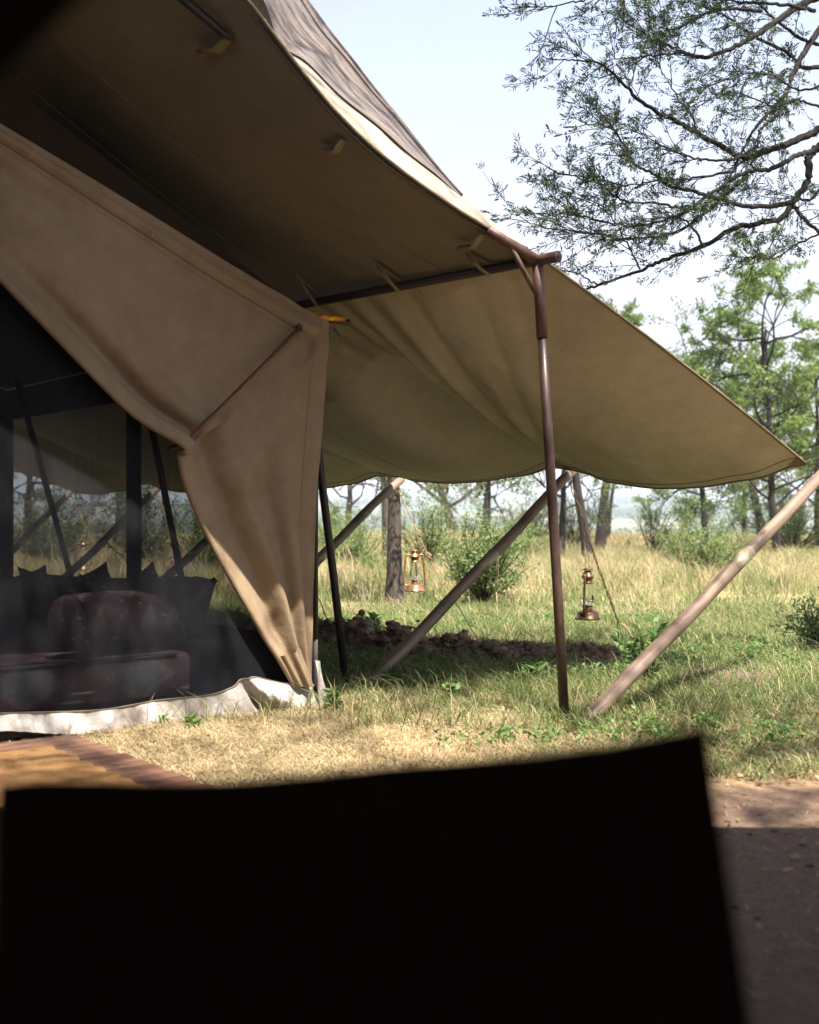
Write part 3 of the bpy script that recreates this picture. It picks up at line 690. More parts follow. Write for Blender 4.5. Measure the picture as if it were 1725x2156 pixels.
names_g = ['tan guy rope off the right edge', 'twisted tan guy rope with black hook beside the right lantern', 'tan guy rope with black iron hook beside the left lantern',
           'guy rope hidden behind the strapped curtain', 'guy rope with a lantern seen through the mesh near the curtain', 'guy rope with a lantern seen through the mesh at far left']
pegs = [V(3.9,9.3,0), gp(1348,1362), gp(1008,1345)]
off = pegs[2]-STT[2]
for k in range(3, 6): pegs.append(V(STT[k].x+off.x*1.0, STT[k].y+off.y, 0))
LAN = {}
for i in range(6):
    a_ = STT[i]-(STT[i]-STB[i]).normalized()*.07-V(0,0,.03); c_ = pegs[i]
    hook = a_.lerp(c_, .76 if i != 1 else .83)
    if i == 1: hook = at(1303,1312,9.25)
    if i == 2: hook = at(945,1256,10.1)
    t = thing('guy_rope', names_g[i], 'guy rope', c_, 'guy ropes of the fly')
    n = 40; pth = [a_.lerp(hook, k/n)-V(0,0,.02*math.sin(math.pi*k/n)) for k in range(n+1)]
    if i == 1:
        for sgn in (0, math.pi):
            MB().tube([p+V(.012*math.cos(k*.9+sgn)*(1 if k < 14 else .6), 0, 0) for k, p in enumerate(pth)], .0042, 6).build('strand', M['rope'], t)
    else:
        MB().tube(pth, [.0046+.0014*(k % 2) for k in range(n+1)], 6).build('strand', M['rope'], t)
        for kk in (.42,.63):
            p = a_.lerp(hook, kk); MB().tube([p+V(-.02,0,.03), p+V(.012,0,.01), p+V(-.004,-.01,-.012), p+V(.02,0,-.03)], .008, 6).build('knot', M['rope'], t)
    MB().tube([hook+V(0,0,.03), hook+V(-.012,0,-.02), hook+V(.0,0,-.11)], .0045, 6).build('hook', M['iron'] , t)
    MB().tube([hook+V(.02,0,0), hook.lerp(c_, .4)+V(0,0,.03), c_-V(0,0,.03)], .0055 if i == 2 else .007, 6).build('ground_wire', M['iron'] if i != 1 else M['rope'], t)
    LAN[i] = pth
def make_lantern(label, loc, rz, sc, hangpt):
    t = thing('hurricane_lantern', label, 'lantern', loc, 'copper lanterns hung on the guy ropes'); t.rotation_euler = (0,0,rz); t.scale = (sc,)*3
    c = M['copper']
    def P_(b, n, m=c, par=None):
        o = b.build(n, m, par or t, ws=False); return o
    P_(MB().lathe([(.0,0),(.086,0),(.089,.006),(.083,.014),(.076,.018),(.076,.044),(.070,.052),(.038,.062),(.030,.066),(0,.066)], n=36), 'base_tank')
    P_(MB().lathe([(.03,.064),(.031,.078),(.022,.084),(.022,.092),(.036,.094),(.036,.098),(.0,.104)], n=24), 'burner')
    P_(MB().lathe([(.030,.098),(.040,.115),(.046,.135),(.046,.155),(.036,.19),(.029,.22),(.026,.245)], n=28), 'glass_globe', M['glass'])
    P_(MB().lathe([(.0,.243),(.035,.243),(.037,.250),(.030,.254),(.030,.278),(.041,.281),(.041,.300),(.031,.304),(.031,.318),(.024,.322),(.024,.332),(0,.332)], n=28), 'chimney')
    P_(MB().lathe([(.0,.341),(.036,.337),(.038,.342),(.018,.350),(.0,.352)], n=24), 'cap')
    for s in (0,2.1,4.2): P_(MB().tube([V(.02*math.cos(s),.02*math.sin(s),.33), V(.02*math.cos(s),.02*math.sin(s),.345)], .003, 6), 'cap_post')
    for s in (-1, 1):
        P_(MB().tube(curve([(s*.034,0,.300),(s*.060,0,.307),(s*.074,0,.285),(s*.084,0,.17),(s*.091,0,.085),(s*.086,0,.058),(s*.06,0,.05)], 26), .0088, 10), 'side_tube')
    P_(MB().tube([V(.055*math.cos(q),.055*math.sin(q),.135+.012*math.sin(q)) for q in np.linspace(0, 2*math.pi, 25)], .0018, 5), 'globe_wire')
    P_(MB().tube([V(-.052,0,.14),V(0,-.046,.115),V(.052,0,.14)], .0018, 5), 'globe_wire')
    # wire bail up to the rope
    hp = Matrix.Rotation(-rz, 3, 'Z') @ ((hangpt-Vector(loc))/sc)
    P_(MB().tube([V(-.070,0,.285), V(-.05,0,.34).lerp(hp, .25), hp, V(.05,0,.34).lerp(hp, .25), V(.070,0,.285)], .0018, 5), 'bail')
    return t
def rope_at(i, x):
    return min(LAN[i], key=lambda p: abs(p.x/p.y*K+862.5-x))
h = rope_at(2, 868); make_lantern('copper lantern with glass globe hanging left beside the tree trunk', at(873,1245,h.y-.03), R(6), 1.0, h)
h = rope_at(1, 1232); make_lantern('copper lantern seen edge on, hanging right of the rusty steel pole', at(1238,1304,h.y-.03), R(66), 1.08, h)
h = LAN[4][16]; make_lantern('copper lantern dim through the mesh, close to the strapped curtain', V(h.x, h.y-.02, H-.049*h.y), R(20), 1.0, h)
h = LAN[5][14]; make_lantern('copper lantern dim through the mesh, above the daybed cushions at far left', V(h.x, h.y-.02, H-.048*h.y), R(10), 1.0, h)

# ------------------------------------------------------------------ deck and mat
dk = thing('wooden_deck', 'reddish plank deck in front of the tent mesh', 'deck', gp(150,1560))
c_deck = gp(171*.8984, 1720*.8984, .045); e_deck = gp(473*.8984, 1834*.8984, .045)
dd = (e_deck-c_deck).normalized(); gd = g
pw = .088; npl = 17
plank_me = {}
for i in range(npl):
    o0 = c_deck+dd*(pw*(i+.5)); ln = 1.75+.015*math.sin(i*2.3)
    b = MB(); b.box((0,0,0), (ln/2, pw/2-.004, .016+.0012*(i % 3)), [V(1,0,0), V(0,1,0), V(0,0,1)])
    o = b.build('plank', M['plank'], dk, bevel=.004, ws=False, smooth=False)
    o.location = (o0+gd*(ln/2-.012*math.sin(i*2.3))-V(0,0,.016))-dk.location; o.rotation_euler = (0, 0, math.atan2(gd.y, gd.x))
b = MB()
for s in (.12, 1.5): b.box(c_deck+dd*(pw*npl/2)+gd*s-V(0,0,.05), (.03, pw*npl/2, .018), [gd, dd, V(0,0,1)])
b.build('joist', M['plank'], dk)
mc = gp(104, 1571, .065); me_ = gp(292, 1650, .065); md = dd
mat_ = thing('door_mat', 'orange brown coir doormat lying on the plank deck', 'doormat', mc)
def matp(u, v):
    p = mc+md*(1.0*u)+gd*(.75*v); return p+V(0,0,.004*math.sin(u*50)*math.cos(v*31)+.002*random.random())
MB().grid(matp, 90, 60).build('mat_pile', M['coir'], mat_)
b = MB(); b.box(mc+md*.5+gd*.375-V(0,0,.012), (.375,.5,.0095), [gd, md, V(0,0,1)]); b.build('mat_backing', M['coir'], mat_)

# ------------------------------------------------------------------ own tent (camera sits in it) and the chair in front
own = thing('near_tent', 'dark canvas corner of the tent the view is taken from, at the top left', 'tent', (0,-1,0))
RZ = 2.36; RY = 2.62
b = MB(); b.grid(lambda u, v: V(-7+5.3*u, RY+2.0*v, RZ+.30-.1*v), 10, 6); b.build('added_shade_wing', M['own_canvas'], own)  # out-of-view roof sheet added to shade the left of the porch
b = MB(); b.grid(lambda u, v: V(-7+11*u, -3+(RY+3-.0)*v, RZ+.25*math.sin(math.pi*u)+.35*(1-v)*1.0+.012*math.sin(u*9+1)), 20, 14); b.build('roof_sheet', M['own_canvas'], own)  # roof widened out of view to keep light off the porch
for nm, x in (('side_wall', -3.4), ('side_wall', 2.1)):
    b = MB(); b.grid(lambda u, v, x=x: V(x+.03*math.sin(u*9), -3+(RY+(5.2 if x < 0 else 2.2))*u, (RZ+.3)*v+.0), 20, 4); b.build(nm, M['own_canvas'], own)  # left wall carried forward, unseen, to block light from that side
b = MB(); b.grid(lambda u, v: V(-1.8+4*u, -2.9, 2.7*v), 8, 4); b.build('back_wall', M['own_canvas'], own)
def flap(u, v):
    a = at(-420, 560, .52).lerp(at(300, -120, .60), u); c = a+V(-.25,-.02,.5)
    return a.lerp(c, v)+V(0,.012*math.sin(v*20),0)
MB().grid(flap, 20, 20).build('door_flap', M['dark_canvas'], own)
cc = thing('folding_chair', 'near black canvas chair back filling the foreground, out of focus', 'chair', V(.05,.9,0))
CY = .80
topc = [(0,(-2,1650)),(.1,(120,1643)),(.27,(400,1650)),(.42,(620,1640)),(.55,(820,1620)),(.7,(1030,1606)),(.85,(1250,1583)),(.95,(1400,1556)),(1,(1464,1547))]
def chb(u, v):
    a = interp(topc, u); bt = np.array((-20+1610*u, 2420)); q = a*(1-v)+bt*v+np.array((-6+32*u, -14*u-4))
    return at(q[0], q[1], CY+.03*math.sin(math.pi*u)*(1-v*.5)+.02*v)
b = MB(); b.grid(chb, 50, 30); o = b.build('back_canvas', M['dark_canvas'], cc)
so_ = o.modifiers.new('thick', 'SOLIDIFY'); so_.thickness = .006
xl, xr = -.25, .19
for x in (xl+.015, xr+.0):
    MB().tube([V(x,CY+.10,0.02), V(x,CY+.09,.5), V(x*.93,CY+.07,.78)], .013, 10).build('back_post', M['iron'], cc)
    MB().tube([V(x,CY+.45,0.02), V(x,CY+.45,.42)], .013, 10).build('leg', M['cushion'], cc)
    MB().tube([V(x,CY+.03,.43), V(x,CY+.46,.43)], .014, 10).build('seat_rail', M['cushion'], cc)
MB().grid(lambda u, v: V(xl+.01+(xr-xl-.01)*u, CY+.05+.38*v, .435-.03*math.sin(math.pi*u)), 10, 8).build('seat_canvas', M['dark_canvas'], cc)

# ------------------------------------------------------------------ vegetation
def leaf_mesh(cent, d, L, W, tint):
    """diamond leaves: cent (n,3), d (n,3) unit direction"""
    n = len(cent); r = RNG.normal(size=(n,3)); s = np.cross(d, r); s /= np.linalg.norm(s, axis=1, keepdims=True)+1e-9
    L = np.broadcast_to(np.asarray(L, float), (n,))[:,None]; W = np.broadcast_to(np.asarray(W, float), (n,))[:,None]
    v = np.stack([cent, cent+d*L*.45+s*W*.5, cent+d*L, cent+d*L*.45-s*W*.5], 1).reshape(-1,3)
    q = np.arange(4*n).reshape(n,4)
    return v, q, np.repeat(tint, 4)
def unit(a): return a/(np.linalg.norm(a, axis=1, keepdims=True)+1e-9)
class Tubes:
    def __init__(s): s.v = []; s.q = []; s.n = 0
    def add(s, pts, rad, n=6):
        pts = np.asarray(pts, float); m = len(pts); d = np.gradient(pts, axis=0); d = unit(d)
        ref = np.array([.31,.22,.93]) if abs(d[0][2]) < .9 else np.array([1,.1,0])
        a = unit(np.cross(d, ref)); b = np.cross(d, a); th = np.arange(n)*2*math.pi/n
        rad = np.asarray(rad, float)[:,None,None]
        v = pts[:,None,:]+rad*(a[:,None,:]*np.cos(th)[None,:,None]+b[:,None,:]*np.sin(th)[None,:,None])
        s.v.append(v.reshape(-1,3)); i, k = np.meshgrid(np.arange(m-1), np.arange(n), indexing='ij')
        q = np.stack([i*n+k, i*n+(k+1)%n, (i+1)*n+(k+1)%n, (i+1)*n+k], -1).reshape(-1,4)+s.n
        s.q.append(q); s.n += m*n
    def build(s, name, mat, parent):
        return link(name, np_mesh(name, np.concatenate(s.v), np.concatenate(s.q)), mat, parent)
def wiggle(p, d, L, n, amp, rng, grav=0.0):
    pts = [np.array(p, float)]; d = np.array(d, float)
    for _ in range(n):
        d = d+rng.normal(size=3)*amp+np.array([0,0,grav]); d /= np.linalg.norm(d); pts.append(pts[-1]+d*L/n)
    return np.array(pts), d
def tree(name, label, cat, base, h, trunk_r, crown, leafmat_, bark, seed, lean=(0,0), first=.35, nb=9, leaves=6000, lsize=.06, group='trees beyond the tent', flat=.5, clump=.22, up=.35, trunkname='trunk', spread=1.0):
    """crown = horizontal radius; limbs leave the trunk from first*h upwards"""
    rng = np.random.default_rng(seed); base = np.array([base[0], base[1], float(hz(base[0], base[1]))])
    t = thing(name, label, cat, tuple(base), group); tb_ = Tubes(); tips = []
    top = base+np.array([lean[0], lean[1], h*.82]); n = 9
    kk = np.linspace(0, 1, n); wob = np.cumsum(rng.normal(size=(n,3))*[.02*h,.02*h,0], 0)*kk[:,None]*.6
    tr = base+(top-base)*kk[:,None]+wob; rad = trunk_r*(1-.62*kk)*(1+.35*np.exp(-kk*14)); tr[0,2] -= .1
    tb_.add(tr, rad, 9)
    def grow(p, d, L, r, lev):
        pts, dd_ = wiggle(p, d, L, 6, .22, rng, .02)
        tb_.add(pts, np.linspace(r, r*.45, 7), 5 if lev < 2 else 3)
        if lev >= 2:
            tips.append(pts[3:]); return
        for k in range(4 if lev == 0 else 3):
            i = rng.integers(2, 7); nd = unit((unit(np.array([pts[min(i,6)]-pts[i-1]]))*1.0+rng.normal(size=(1,3))*[.75,.75,.45*flat*2]))[0]
            grow(pts[min(i,6)], nd, L*(.42+.25*rng.random()), r*.5, lev+1)
    for k in range(nb):
        f = first+(1-first)*(k+.5*rng.random())/nb; i = f*(n-1); i0 = int(i); p = tr[min(i0,n-2)]*(1-(i-i0))+tr[min(i0+1,n-1)]*(i-i0) if i0 < n-1 else tr[-1]
        az = k*2.4+rng.random()*1.2; e = up+.5*f*rng.random()
        d = np.array([math.cos(az), math.sin(az), e]); d /= np.linalg.norm(d)
        L = crown*spread*(.75+.4*rng.random())*(1.15-.45*abs(f-.62)/.6)
        grow(p, d, L, trunk_r*.36, 0)
    tb_.build(trunkname, bark, t)
    P_ = np.concatenate(tips); idx = rng.integers(0, len(P_), leaves); c = P_[idx]+rng.normal(size=(leaves,3))*clump*[1,1,.6]*crown*.22
    d = unit(rng.normal(size=(leaves,3))+[0,0,.2]); cl = rng.random(len(P_))[idx]
    v, q, a = leaf_mesh(c, d, lsize*(.6+.8*rng.random(leaves)), lsize*.5*(.6+.8*rng.random(leaves)), np.clip(cl*.6+rng.random(leaves)*.4, 0, 1))
    link('crown', np_mesh('crown', v, q, a), leafmat_, t, smooth=False)
    return t
def tb2(x, y): p = gp(x, y); return (p.x, p.y)
A = M
tree('thorn_tree', 'grey rough-barked tree trunk standing just left of the left lantern', 'tree', tb2(831,1280), 3.4, .092, 1.0, A['leaf_dull'], A['bark'], 1, (.05,.1), .5, 9, 5000, .05)
tree('thorn_tree', 'slim grey tree trunk directly behind the rough-barked one', 'tree', tb2(817,1180), 4.4, .11, 1.8, A['leaf'], A['bark'], 2, (0,.1), .45, 8, 5000, .06)
tree('thorn_tree', 'small tree with forked trunk between tent wall and sunlit slanting pole', 'tree', tb2(736,1150), 4.6, .11, 1.9, A['leaf_dull'], A['bark_dark'], 3, (-.1,0), .28, 10, 5000, .07)
tree('acacia_tree', 'wide low acacia with hazy flat crown above the middle bush', 'tree', tb2(960,1133), 4.6, .22, 4.6, A['leaf_dull'], A['bark'], 4, (-1.2,0), .28, 14, 24000, .12, flat=.35, up=.28)
tree('thorn_tree', 'slender dark-trunked tree with airy light leaves right of the acacia', 'tree', tb2(1024,1150), 4.9, .14, 1.9, A['leaf'], A['bark_dark'], 5, (.1,0), .3, 9, 5200, .08)
tree('thorn_tree', 'leafy tree rising just behind the rusty steel pole', 'tree', tb2(1182,1178), 4.6, .085, 1.6, A['leaf'], A['bark_dark'], 6, (.05,0), .3, 10, 7000, .06)
tree('broken_tree', 'dark cracked leaning trunk behind the right lantern rope', 'tree', tb2(1243,1185), 4.9, .12, 1.0, A['leaf'], A['bark_dark'], 7, (-.55,0), .62, 7, 5000, .06)
tree('thorn_tree', 'thin bare dark tree with few twigs right of the cracked trunk', 'tree', tb2(1278,1150), 5.2, .075, 1.8, A['leaf_dull'], A['bark_dark'], 8, (.55,0), .4, 8, 1500, .06)
tree('green_tree', 'bright green layered tree under the right part of the fly edge', 'tree', tb2(1487,1160), 4.7, .10, 2.1, A['leaf'], A['bark_dark'], 9, (-.2,0), .3, 12, 16000, .08, flat=.3, up=.1)
tree('green_tree', 'bright green bushy tree between layered tree and the right slanting pole', 'tree', tb2(1568,1140), 5.0, .10, 2.4, A['leaf'], A['bark_dark'], 10, (0,0), .25, 12, 17000, .09, flat=.4, up=.15)
tree('tall_tree', 'tall airy tree on the right whose crown rises highest above the fly edge', 'tree', tb2(1640,1180), 6.1, .085, 1.9, A['leaf'], A['bark_dark'], 15, (-.3,0), .22, 20, 22000, .095, flat=.6, up=.45, clump=.17)
tree('tall_tree', 'second tall airy tree at the right edge behind the fly corner', 'tree', tb2(1722,1170), 5.2, .09, 1.7, A['leaf'], A['bark_dark'], 12, (0,0), .2, 13, 14000, .095, flat=.6, up=.4, clump=.18)
tree('tall_tree', 'tall tree peeking over the sloping awning edge behind the forked pole head', 'tree', tb2(1262,1165), 6.9, .13, .8, A['leaf'], A['bark_dark'], 13, (.2,0), .6, 12, 7000, .09, flat=.6, up=.8, clump=.3)
tree('green_tree', 'dull green crooked tree behind the tall airy one', 'tree', tb2(1610,1150), 6.0, .14, 2.2, A['leaf_dull'], A['bark_dark'], 14, (-.8,0), .3, 12, 8000, .1, flat=.6, up=.5, clump=.3)
tree('thorn_tree', 'dim tree seen through the mesh between the two left steel poles', 'tree', tb2(250,1180), 5.5, .13, 2.4, A['leaf_dull'], A['bark_dark'], 21, (.1,0), .3, 12, 10000, .09)
tree('thorn_tree', 'dim tree seen through the mesh at the far left', 'tree', tb2(60,1160), 4.2, .12, 2.0, A['leaf_dull'], A['bark_dark'], 22, (0,0), .3, 10, 8000, .09)
tree('thorn_tree', 'dim tree seen through the mesh beside the curtain', 'tree', tb2(420,1170), 5.5, .13, 2.2, A['leaf_dull'], A['bark_dark'], 23, (0,0), .3, 10, 8000, .09)

def bush(label, base, hh, rad, seed, mat, n=26, leaves=3500, lsize=.05, stem=None, cat='bush', name='bush', group='bushes in the grass'):
    rng = np.random.default_rng(seed); b0 = np.array([base[0], base[1], float(hz(base[0], base[1]))]); t = thing(name, label, cat, tuple(b0), group)
    tb_ = Tubes(); pts_ = []
    for k in range(n):
        az = rng.random()*6.28; sp_ = rng.random()**.6
        d = np.array([math.cos(az)*sp_*rad, math.sin(az)*sp_*rad, hh*(1-.45*sp_**2)]); L = np.linalg.norm(d)*(.75+.3*rng.random())
        pts, dd_ = wiggle(b0, d/np.linalg.norm(d), L, 8, .10, rng, .01); tb_.add(pts, np.linspace(.012, .003, 9)*(hh/1.2), 4); pts_.append(pts[2:])
        for j in range(4):
            i = rng.integers(2, 8); nd = unit(np.array([pts[i]-pts[i-1]])+rng.normal(size=(1,3))*.02*0+unit(rng.normal(size=(1,3)))*.8*0.05+0)[0]+rng.normal(size=3)*.5; nd /= np.linalg.norm(nd)
            p2, _ = wiggle(pts[i], nd, L*.35, 5, .15, rng, .03); tb_.add(p2, np.linspace(.006, .002, 6)*(hh/1.2), 3); pts_.append(p2[1:])
    tb_.build('stems', stem or A['bark_dark'], t)
    P_ = np.concatenate(pts_); idx = rng.integers(0, len(P_), leaves); c = P_[idx]+rng.normal(size=(leaves,3))*.03*(hh+.3)
    d = unit(rng.normal(size=(leaves,3))+[0,0,.7]); cl = rng.random(len(P_))[idx]
    v, q, a = leaf_mesh(c, d, lsize*(.6+.8*rng.random(leaves)), lsize*.35, np.clip(cl*.5+rng.random(leaves)*.5, 0, 1))
    link('leaves', np_mesh('leaves', v, q, a), mat, t, smooth=False); return t
bush('leafy bush growing round a brown stump right of the left lantern', tb2(1020,1276), 1.0, .6, 31, A['bushleaf'], 30, 5200, .055)
bush('light green shrub left of the rough-barked trunk', tb2(748,1205), 1.0, .62, 32, A['bushleaf'], 24, 3600, .06)
bush('pale tall shrub behind the left lantern rope', tb2(905,1205), 1.35, .8, 33, A['bushleaf'], 26, 3000, .06)
bush('dense rounded yellow-green shrub left of the right slanting pole', tb2(1498,1225), .95, .75, 34, A['bushleaf'], 40, 6500, .05)
bush('thin grey-green shrub in the tall grass in the open middle distance', tb2(1375,1175), 1.6, .7, 35, A['leaf_dull'], 12, 800, .06)
bush('dull green bush at right edge behind the slanting pole', tb2(1665,1175), 1.7, 1.5, 36, A['bushleaf'], 40, 7000, .07)
bush('small dark green bush at right edge below the slanting pole', tb2(1722,1372), .48, .30, 37, A['bushleaf'], 22, 1200, .045)
bush('brownish thicket between the cracked trunk and the steel pole', tb2(1210,1160), 1.7, 1.3, 38, A['leaf_dull'], 22, 2000, .07)
bush('low grey-green bush under the acacia', tb2(1120,1150), 1.3, 1.6, 39, A['leaf_dull'], 30, 4200, .09)
bush('low bush beside the tent wall in the distance', tb2(690,1165), 1.3, 1.2, 40, A['bushleaf'], 26, 3600, .08)
bush('small bush just left of the trunk foot', tb2(800,1232), .5, .4, 41, A['leaf'], 18, 1500, .05)
bush('green scrub seen through the mesh above the cushions', tb2(300,1215), 1.5, 1.2, 42, A['leaf_dull'], 30, 5000, .07)
bush('green scrub seen through the mesh at far left', tb2(100,1205), 1.2, 1.3, 43, A['leaf_dull'], 30, 5000, .07)
bush('green scrub seen through the mesh near the curtain edge', tb2(440,1225), 1.2, .9, 44, A['bushleaf'], 30, 4000, .06)
bush('scraggly shrub with orange tinged stems in the grass left of the yellow-green one', tb2(1420,1190), .9, .5, 45, A['bushleaf'], 16, 1300, .06)
bush('leafy shrub right of the rough-barked trunk, farther back', tb2(1085,1185), .9, .8, 46, A['bushleaf'], 26, 3000, .06)
# stump in the bush
st = thing('tree_stump', 'short brown weathered stump inside the bush', 'stump', gp(1020,1272))
b = MB(); s_ = gp(1020,1272); b.tube([s_+V(0,-.05,-.05), s_+V(.0,-.05,.12), s_+V(.03,-.05,.26), s_+V(.01,-.05,.38)], [.085,.06,.055,.045], 9)
b.build('wood', A['pole_wood'], st)
def weed(label, p, hh, n, seed, ls):
    rng = np.random.default_rng(seed); t = thing('weed_plant', label, 'plant', tuple(p), 'broad-leaved weeds in the grass'); tb_ = Tubes(); cs = []; ds = []
    for k in range(n):
        d = np.array([rng.normal()*.35, rng.normal()*.35, 1.0]); d /= np.linalg.norm(d); pts, _ = wiggle(p, d, hh*(.6+.5*rng.random()), 7, .06, rng); tb_.add(pts, np.linspace(.004,.002,8), 4)
        for i in range(2, 8):
            for s in range(3): cs.append(pts[i]); az = rng.random()*6.28; ds.append([math.cos(az), math.sin(az), .35+.3*rng.random()])
    tb_.build('stems', A['weed'], t); cs = np.array(cs); ds = unit(np.array(ds)); m_ = len(cs)
    v, q, a = leaf_mesh(cs, ds, ls*(.6+.7*rng.random(m_)), ls*.42, rng.random(m_)); link('leaves', np_mesh('leaves', v, q, a), A['weed'], t, smooth=False)
weed('single pale green weed in the grass below the middle of the fly', gp(955,1482), .13, 4, 51, .05)
weed('tall leafy weed beside the foot of the right slanting pole', gp(1372,1445), .36, 9, 52, .075)
weed('small weed growing on the dirt mound near the dark pole', gp(785,1345), .26, 4, 53, .07)
weed('tiny green weed at the foot of the white skirt', gp(408,1543), .08, 4, 54, .045)
weed('tiny green weed left of the other one by the white skirt', gp(340,1535), .06, 3, 55, .04)
weed('low weed at the bottom corner of the tent', gp(705,1500), .10, 5, 56, .05)
weed('broad bright leaves in the shade behind the rusty pole', gp(1120,1440), .12, 6, 57, .07)

# near acacia, upper right: limbs placed in space, feathery twigs grown on them
def Z7(x, y): return (1078.4+.375*x, .375*y)
limbs = [
 ([(1760,800),(1665,880),(1668,1000),(1580,1130),(1500,1230),(1250,1280),(1100,1370),(850,1460),(720,1520),(480,1600),(370,1635)], .040, .010, 7.4, 7.3),
 ([(1575,1140),(1380,1160),(1200,1130),(1050,1080),(900,1050),(800,980),(690,920),(640,830),(560,720),(460,700)], .024, .005, 7.15, 6.4),
 ([(1760,710),(1600,780),(1450,840),(1330,880),(1250,860),(1050,750),(900,670),(720,570),(640,480),(500,360),(380,340),(255,335)], .036, .005, 7.4, 6.5),
 ([(1760,-40),(1620,30),(1450,140),(1350,210),(1250,260),(1080,320),(950,290),(850,240),(700,160)], .038, .007, 7.6, 7.0),
 ([(1080,320),(950,300),(700,320),(540,340)], .013, .004, 7.2, 6.9),
 ([(1760,120),(1680,230),(1620,330),(1570,430),(1540,520),(1420,660),(1350,740),(1240,960)], .034, .012, 7.8, 7.4),
 ([(1780,360),(1640,380),(1540,290),(1350,200),(1200,90),(1050,30)], .026, .006, 8.0, 7.6),
 ([(1400,60),(1200,50),(1050,90),(900,170),(840,100)], .018, .005, 7.4, 7.0),
 ([(1700,840),(1590,880),(1450,950),(1300,970),(1100,1100),(950,1200),(700,1270),(450,1230),(330,1190)], .026, .005, 7.3, 6.6),
 ([(1320,980),(1250,1050),(1100,1180),(900,1310),(640,1340),(400,1300),(200,1280),(50,1240)], .022, .004, 7.4, 7.2),
 ([(980,1180),(800,1140),(640,1130),(450,1010),(330,980),(250,970)], .012, .004, 7.0, 6.5),
 ([(1580,1150),(1640,1230),(1760,1330)], .020, .016, 7.2, 7.0),
 ([(1760,1300),(1600,1370),(1470,1450),(1350,1440),(1230,1500)], .010, .003, 7.0, 6.8),
 ([(760,180),(770,80),(740,-40)], .006, .003, 7.0, 7.0),
 ([(660,-100),(500,-40),(350,10),(180,40),(110,20)], .010, .003, 6.5, 6.3),
 ([(640,-80),(630,30),(600,80),(570,120)], .006, .003, 6.5, 6.4),
 ([(1725,600),(1600,560),(1480,600),(1380,560),(1240,520),(1080,580)], .012, .004, 7.2, 6.8),
 ([(1760,480),(1600,500),(1450,420),(1300,420),(1100,480)], .012, .004, 7.6, 7.0),
 ([(1330,880),(1150,900),(1000,880),(850,820),(700,730)], .014, .004, 7.1, 6.7),
 ([(1250,960),(1000,1000),(850,1010),(640,1040),(500,1010)], .012, .004, 7.0, 6.7),
 ([(1500,640),(1400,720),(1380,800),(1330,880)], .012, .010, 7.4, 7.3),
 ([(1050,750),(1010,650),(940,560),(860,430),(800,340)], .010, .003, 7.0, 6.9),
 ([(1080,1380),(980,1240),(860,1220),(600,1290)], .012, .004, 6.9, 6.7),
 ([(720,1510),(640,1360),(560,1220),(490,1140)], .009, .003, 6.7, 6.6),
 ([(480,1600),(360,1530),(230,1500)], .008, .003, 7.3, 7.3),
 ([(1700,60),(1500,20),(1300,10),(1100,-10)], .02, .006, 7.3, 7.0),
 ([(1740,260),(1600,200),(1450,80),(1350,-30)], .02, .01, 7.9, 7.7),
 ([(1760,1000),(1690,1110),(1600,1120)], .014, .012, 7.3, 7.2),
]
rng = np.random.default_rng(77)
TRK = np.array([3.55, 7.9, 0.0])
ac = thing('acacia_tree', 'large acacia spreading its dark feathery branches across the upper right sky', 'tree', tuple(TRK), 'trees beyond the tent')
tb_ = Tubes(); lc = []; ld = []; lp_ = []
# trunk outside the right edge
tb_.add(np.array([[3.55,7.9,-.1],[3.6,7.85,.6],[3.45,7.8,1.5],[3.5,7.75,2.3],[3.35,7.7,3.1],[3.1,7.6,3.9],[3.2,7.4,4.7],[3.6,7.2,5.6]]), [.17,.14,.125,.115,.105,.09,.08,.06], 12)
def twig(p, d, L, r, lev):
    pts, dd_ = wiggle(p, d, L, 7, .11, rng, .0)
    tb_.add(pts, np.linspace(r, r*.4, 8), 4 if lev == 0 else 3)
    seg = pts[1:]-pts[:-1]
    nl = max(3, int(L*22))
    for k in range(nl):
        i = rng.integers(1 if lev == 0 else 0, 7); f = rng.random(); lc.append(pts[i]+seg[i]*f if i < 7 else pts[-1]); s = seg[min(i,6)]; s = s/np.linalg.norm(s)
        q = s*.8+rng.normal(size=3)*.5; ld.append(q/np.linalg.norm(q)); lp_.append(r)
    if lev < 1:
        for k in range(rng.integers(1, 4)):
            i = rng.integers(2, 7); s = seg[min(i,6)]; q = s/np.linalg.norm(s)+rng.normal(size=3)*.45; twig(pts[i], q/np.linalg.norm(q), L*(.35+.3*rng.random()), r*.6, lev+1)
for pts, r0, r1, Y0, Y1 in limbs:
    n = len(pts); P3 = [at(*Z7(*q), Y0+(Y1-Y0)*k/(n-1)) for k, q in enumerate(pts)]
    cv = np.array([tuple(p) for p in curve(P3, n*7)]); cv[1:-1] += rng.normal(size=(len(cv)-2,3))*.0035
    rr = np.linspace(r0*.66, r1*.6, len(cv)); tb_.add(cv, rr, 8)
    length = np.linalg.norm(np.diff(cv, axis=0), axis=1).sum(); nt_ = int(length*(15 if r0 < .03 else 10))
    for k in range(nt_):
        f = .12+.88*rng.random()**.8; i = int(f*(len(cv)-2)); s = cv[i+1]-cv[i]; s /= np.linalg.norm(s)
        q = s*1.15+rng.normal(size=3)*.40; q /= np.linalg.norm(q); twig(cv[i], q, (.12+.42*rng.random()**1.6)*(.7+.4*f), .0032, 0)
    s = cv[-1]-cv[-3]; twig(cv[-1], s/np.linalg.norm(s), .18, r1*.8, 0)
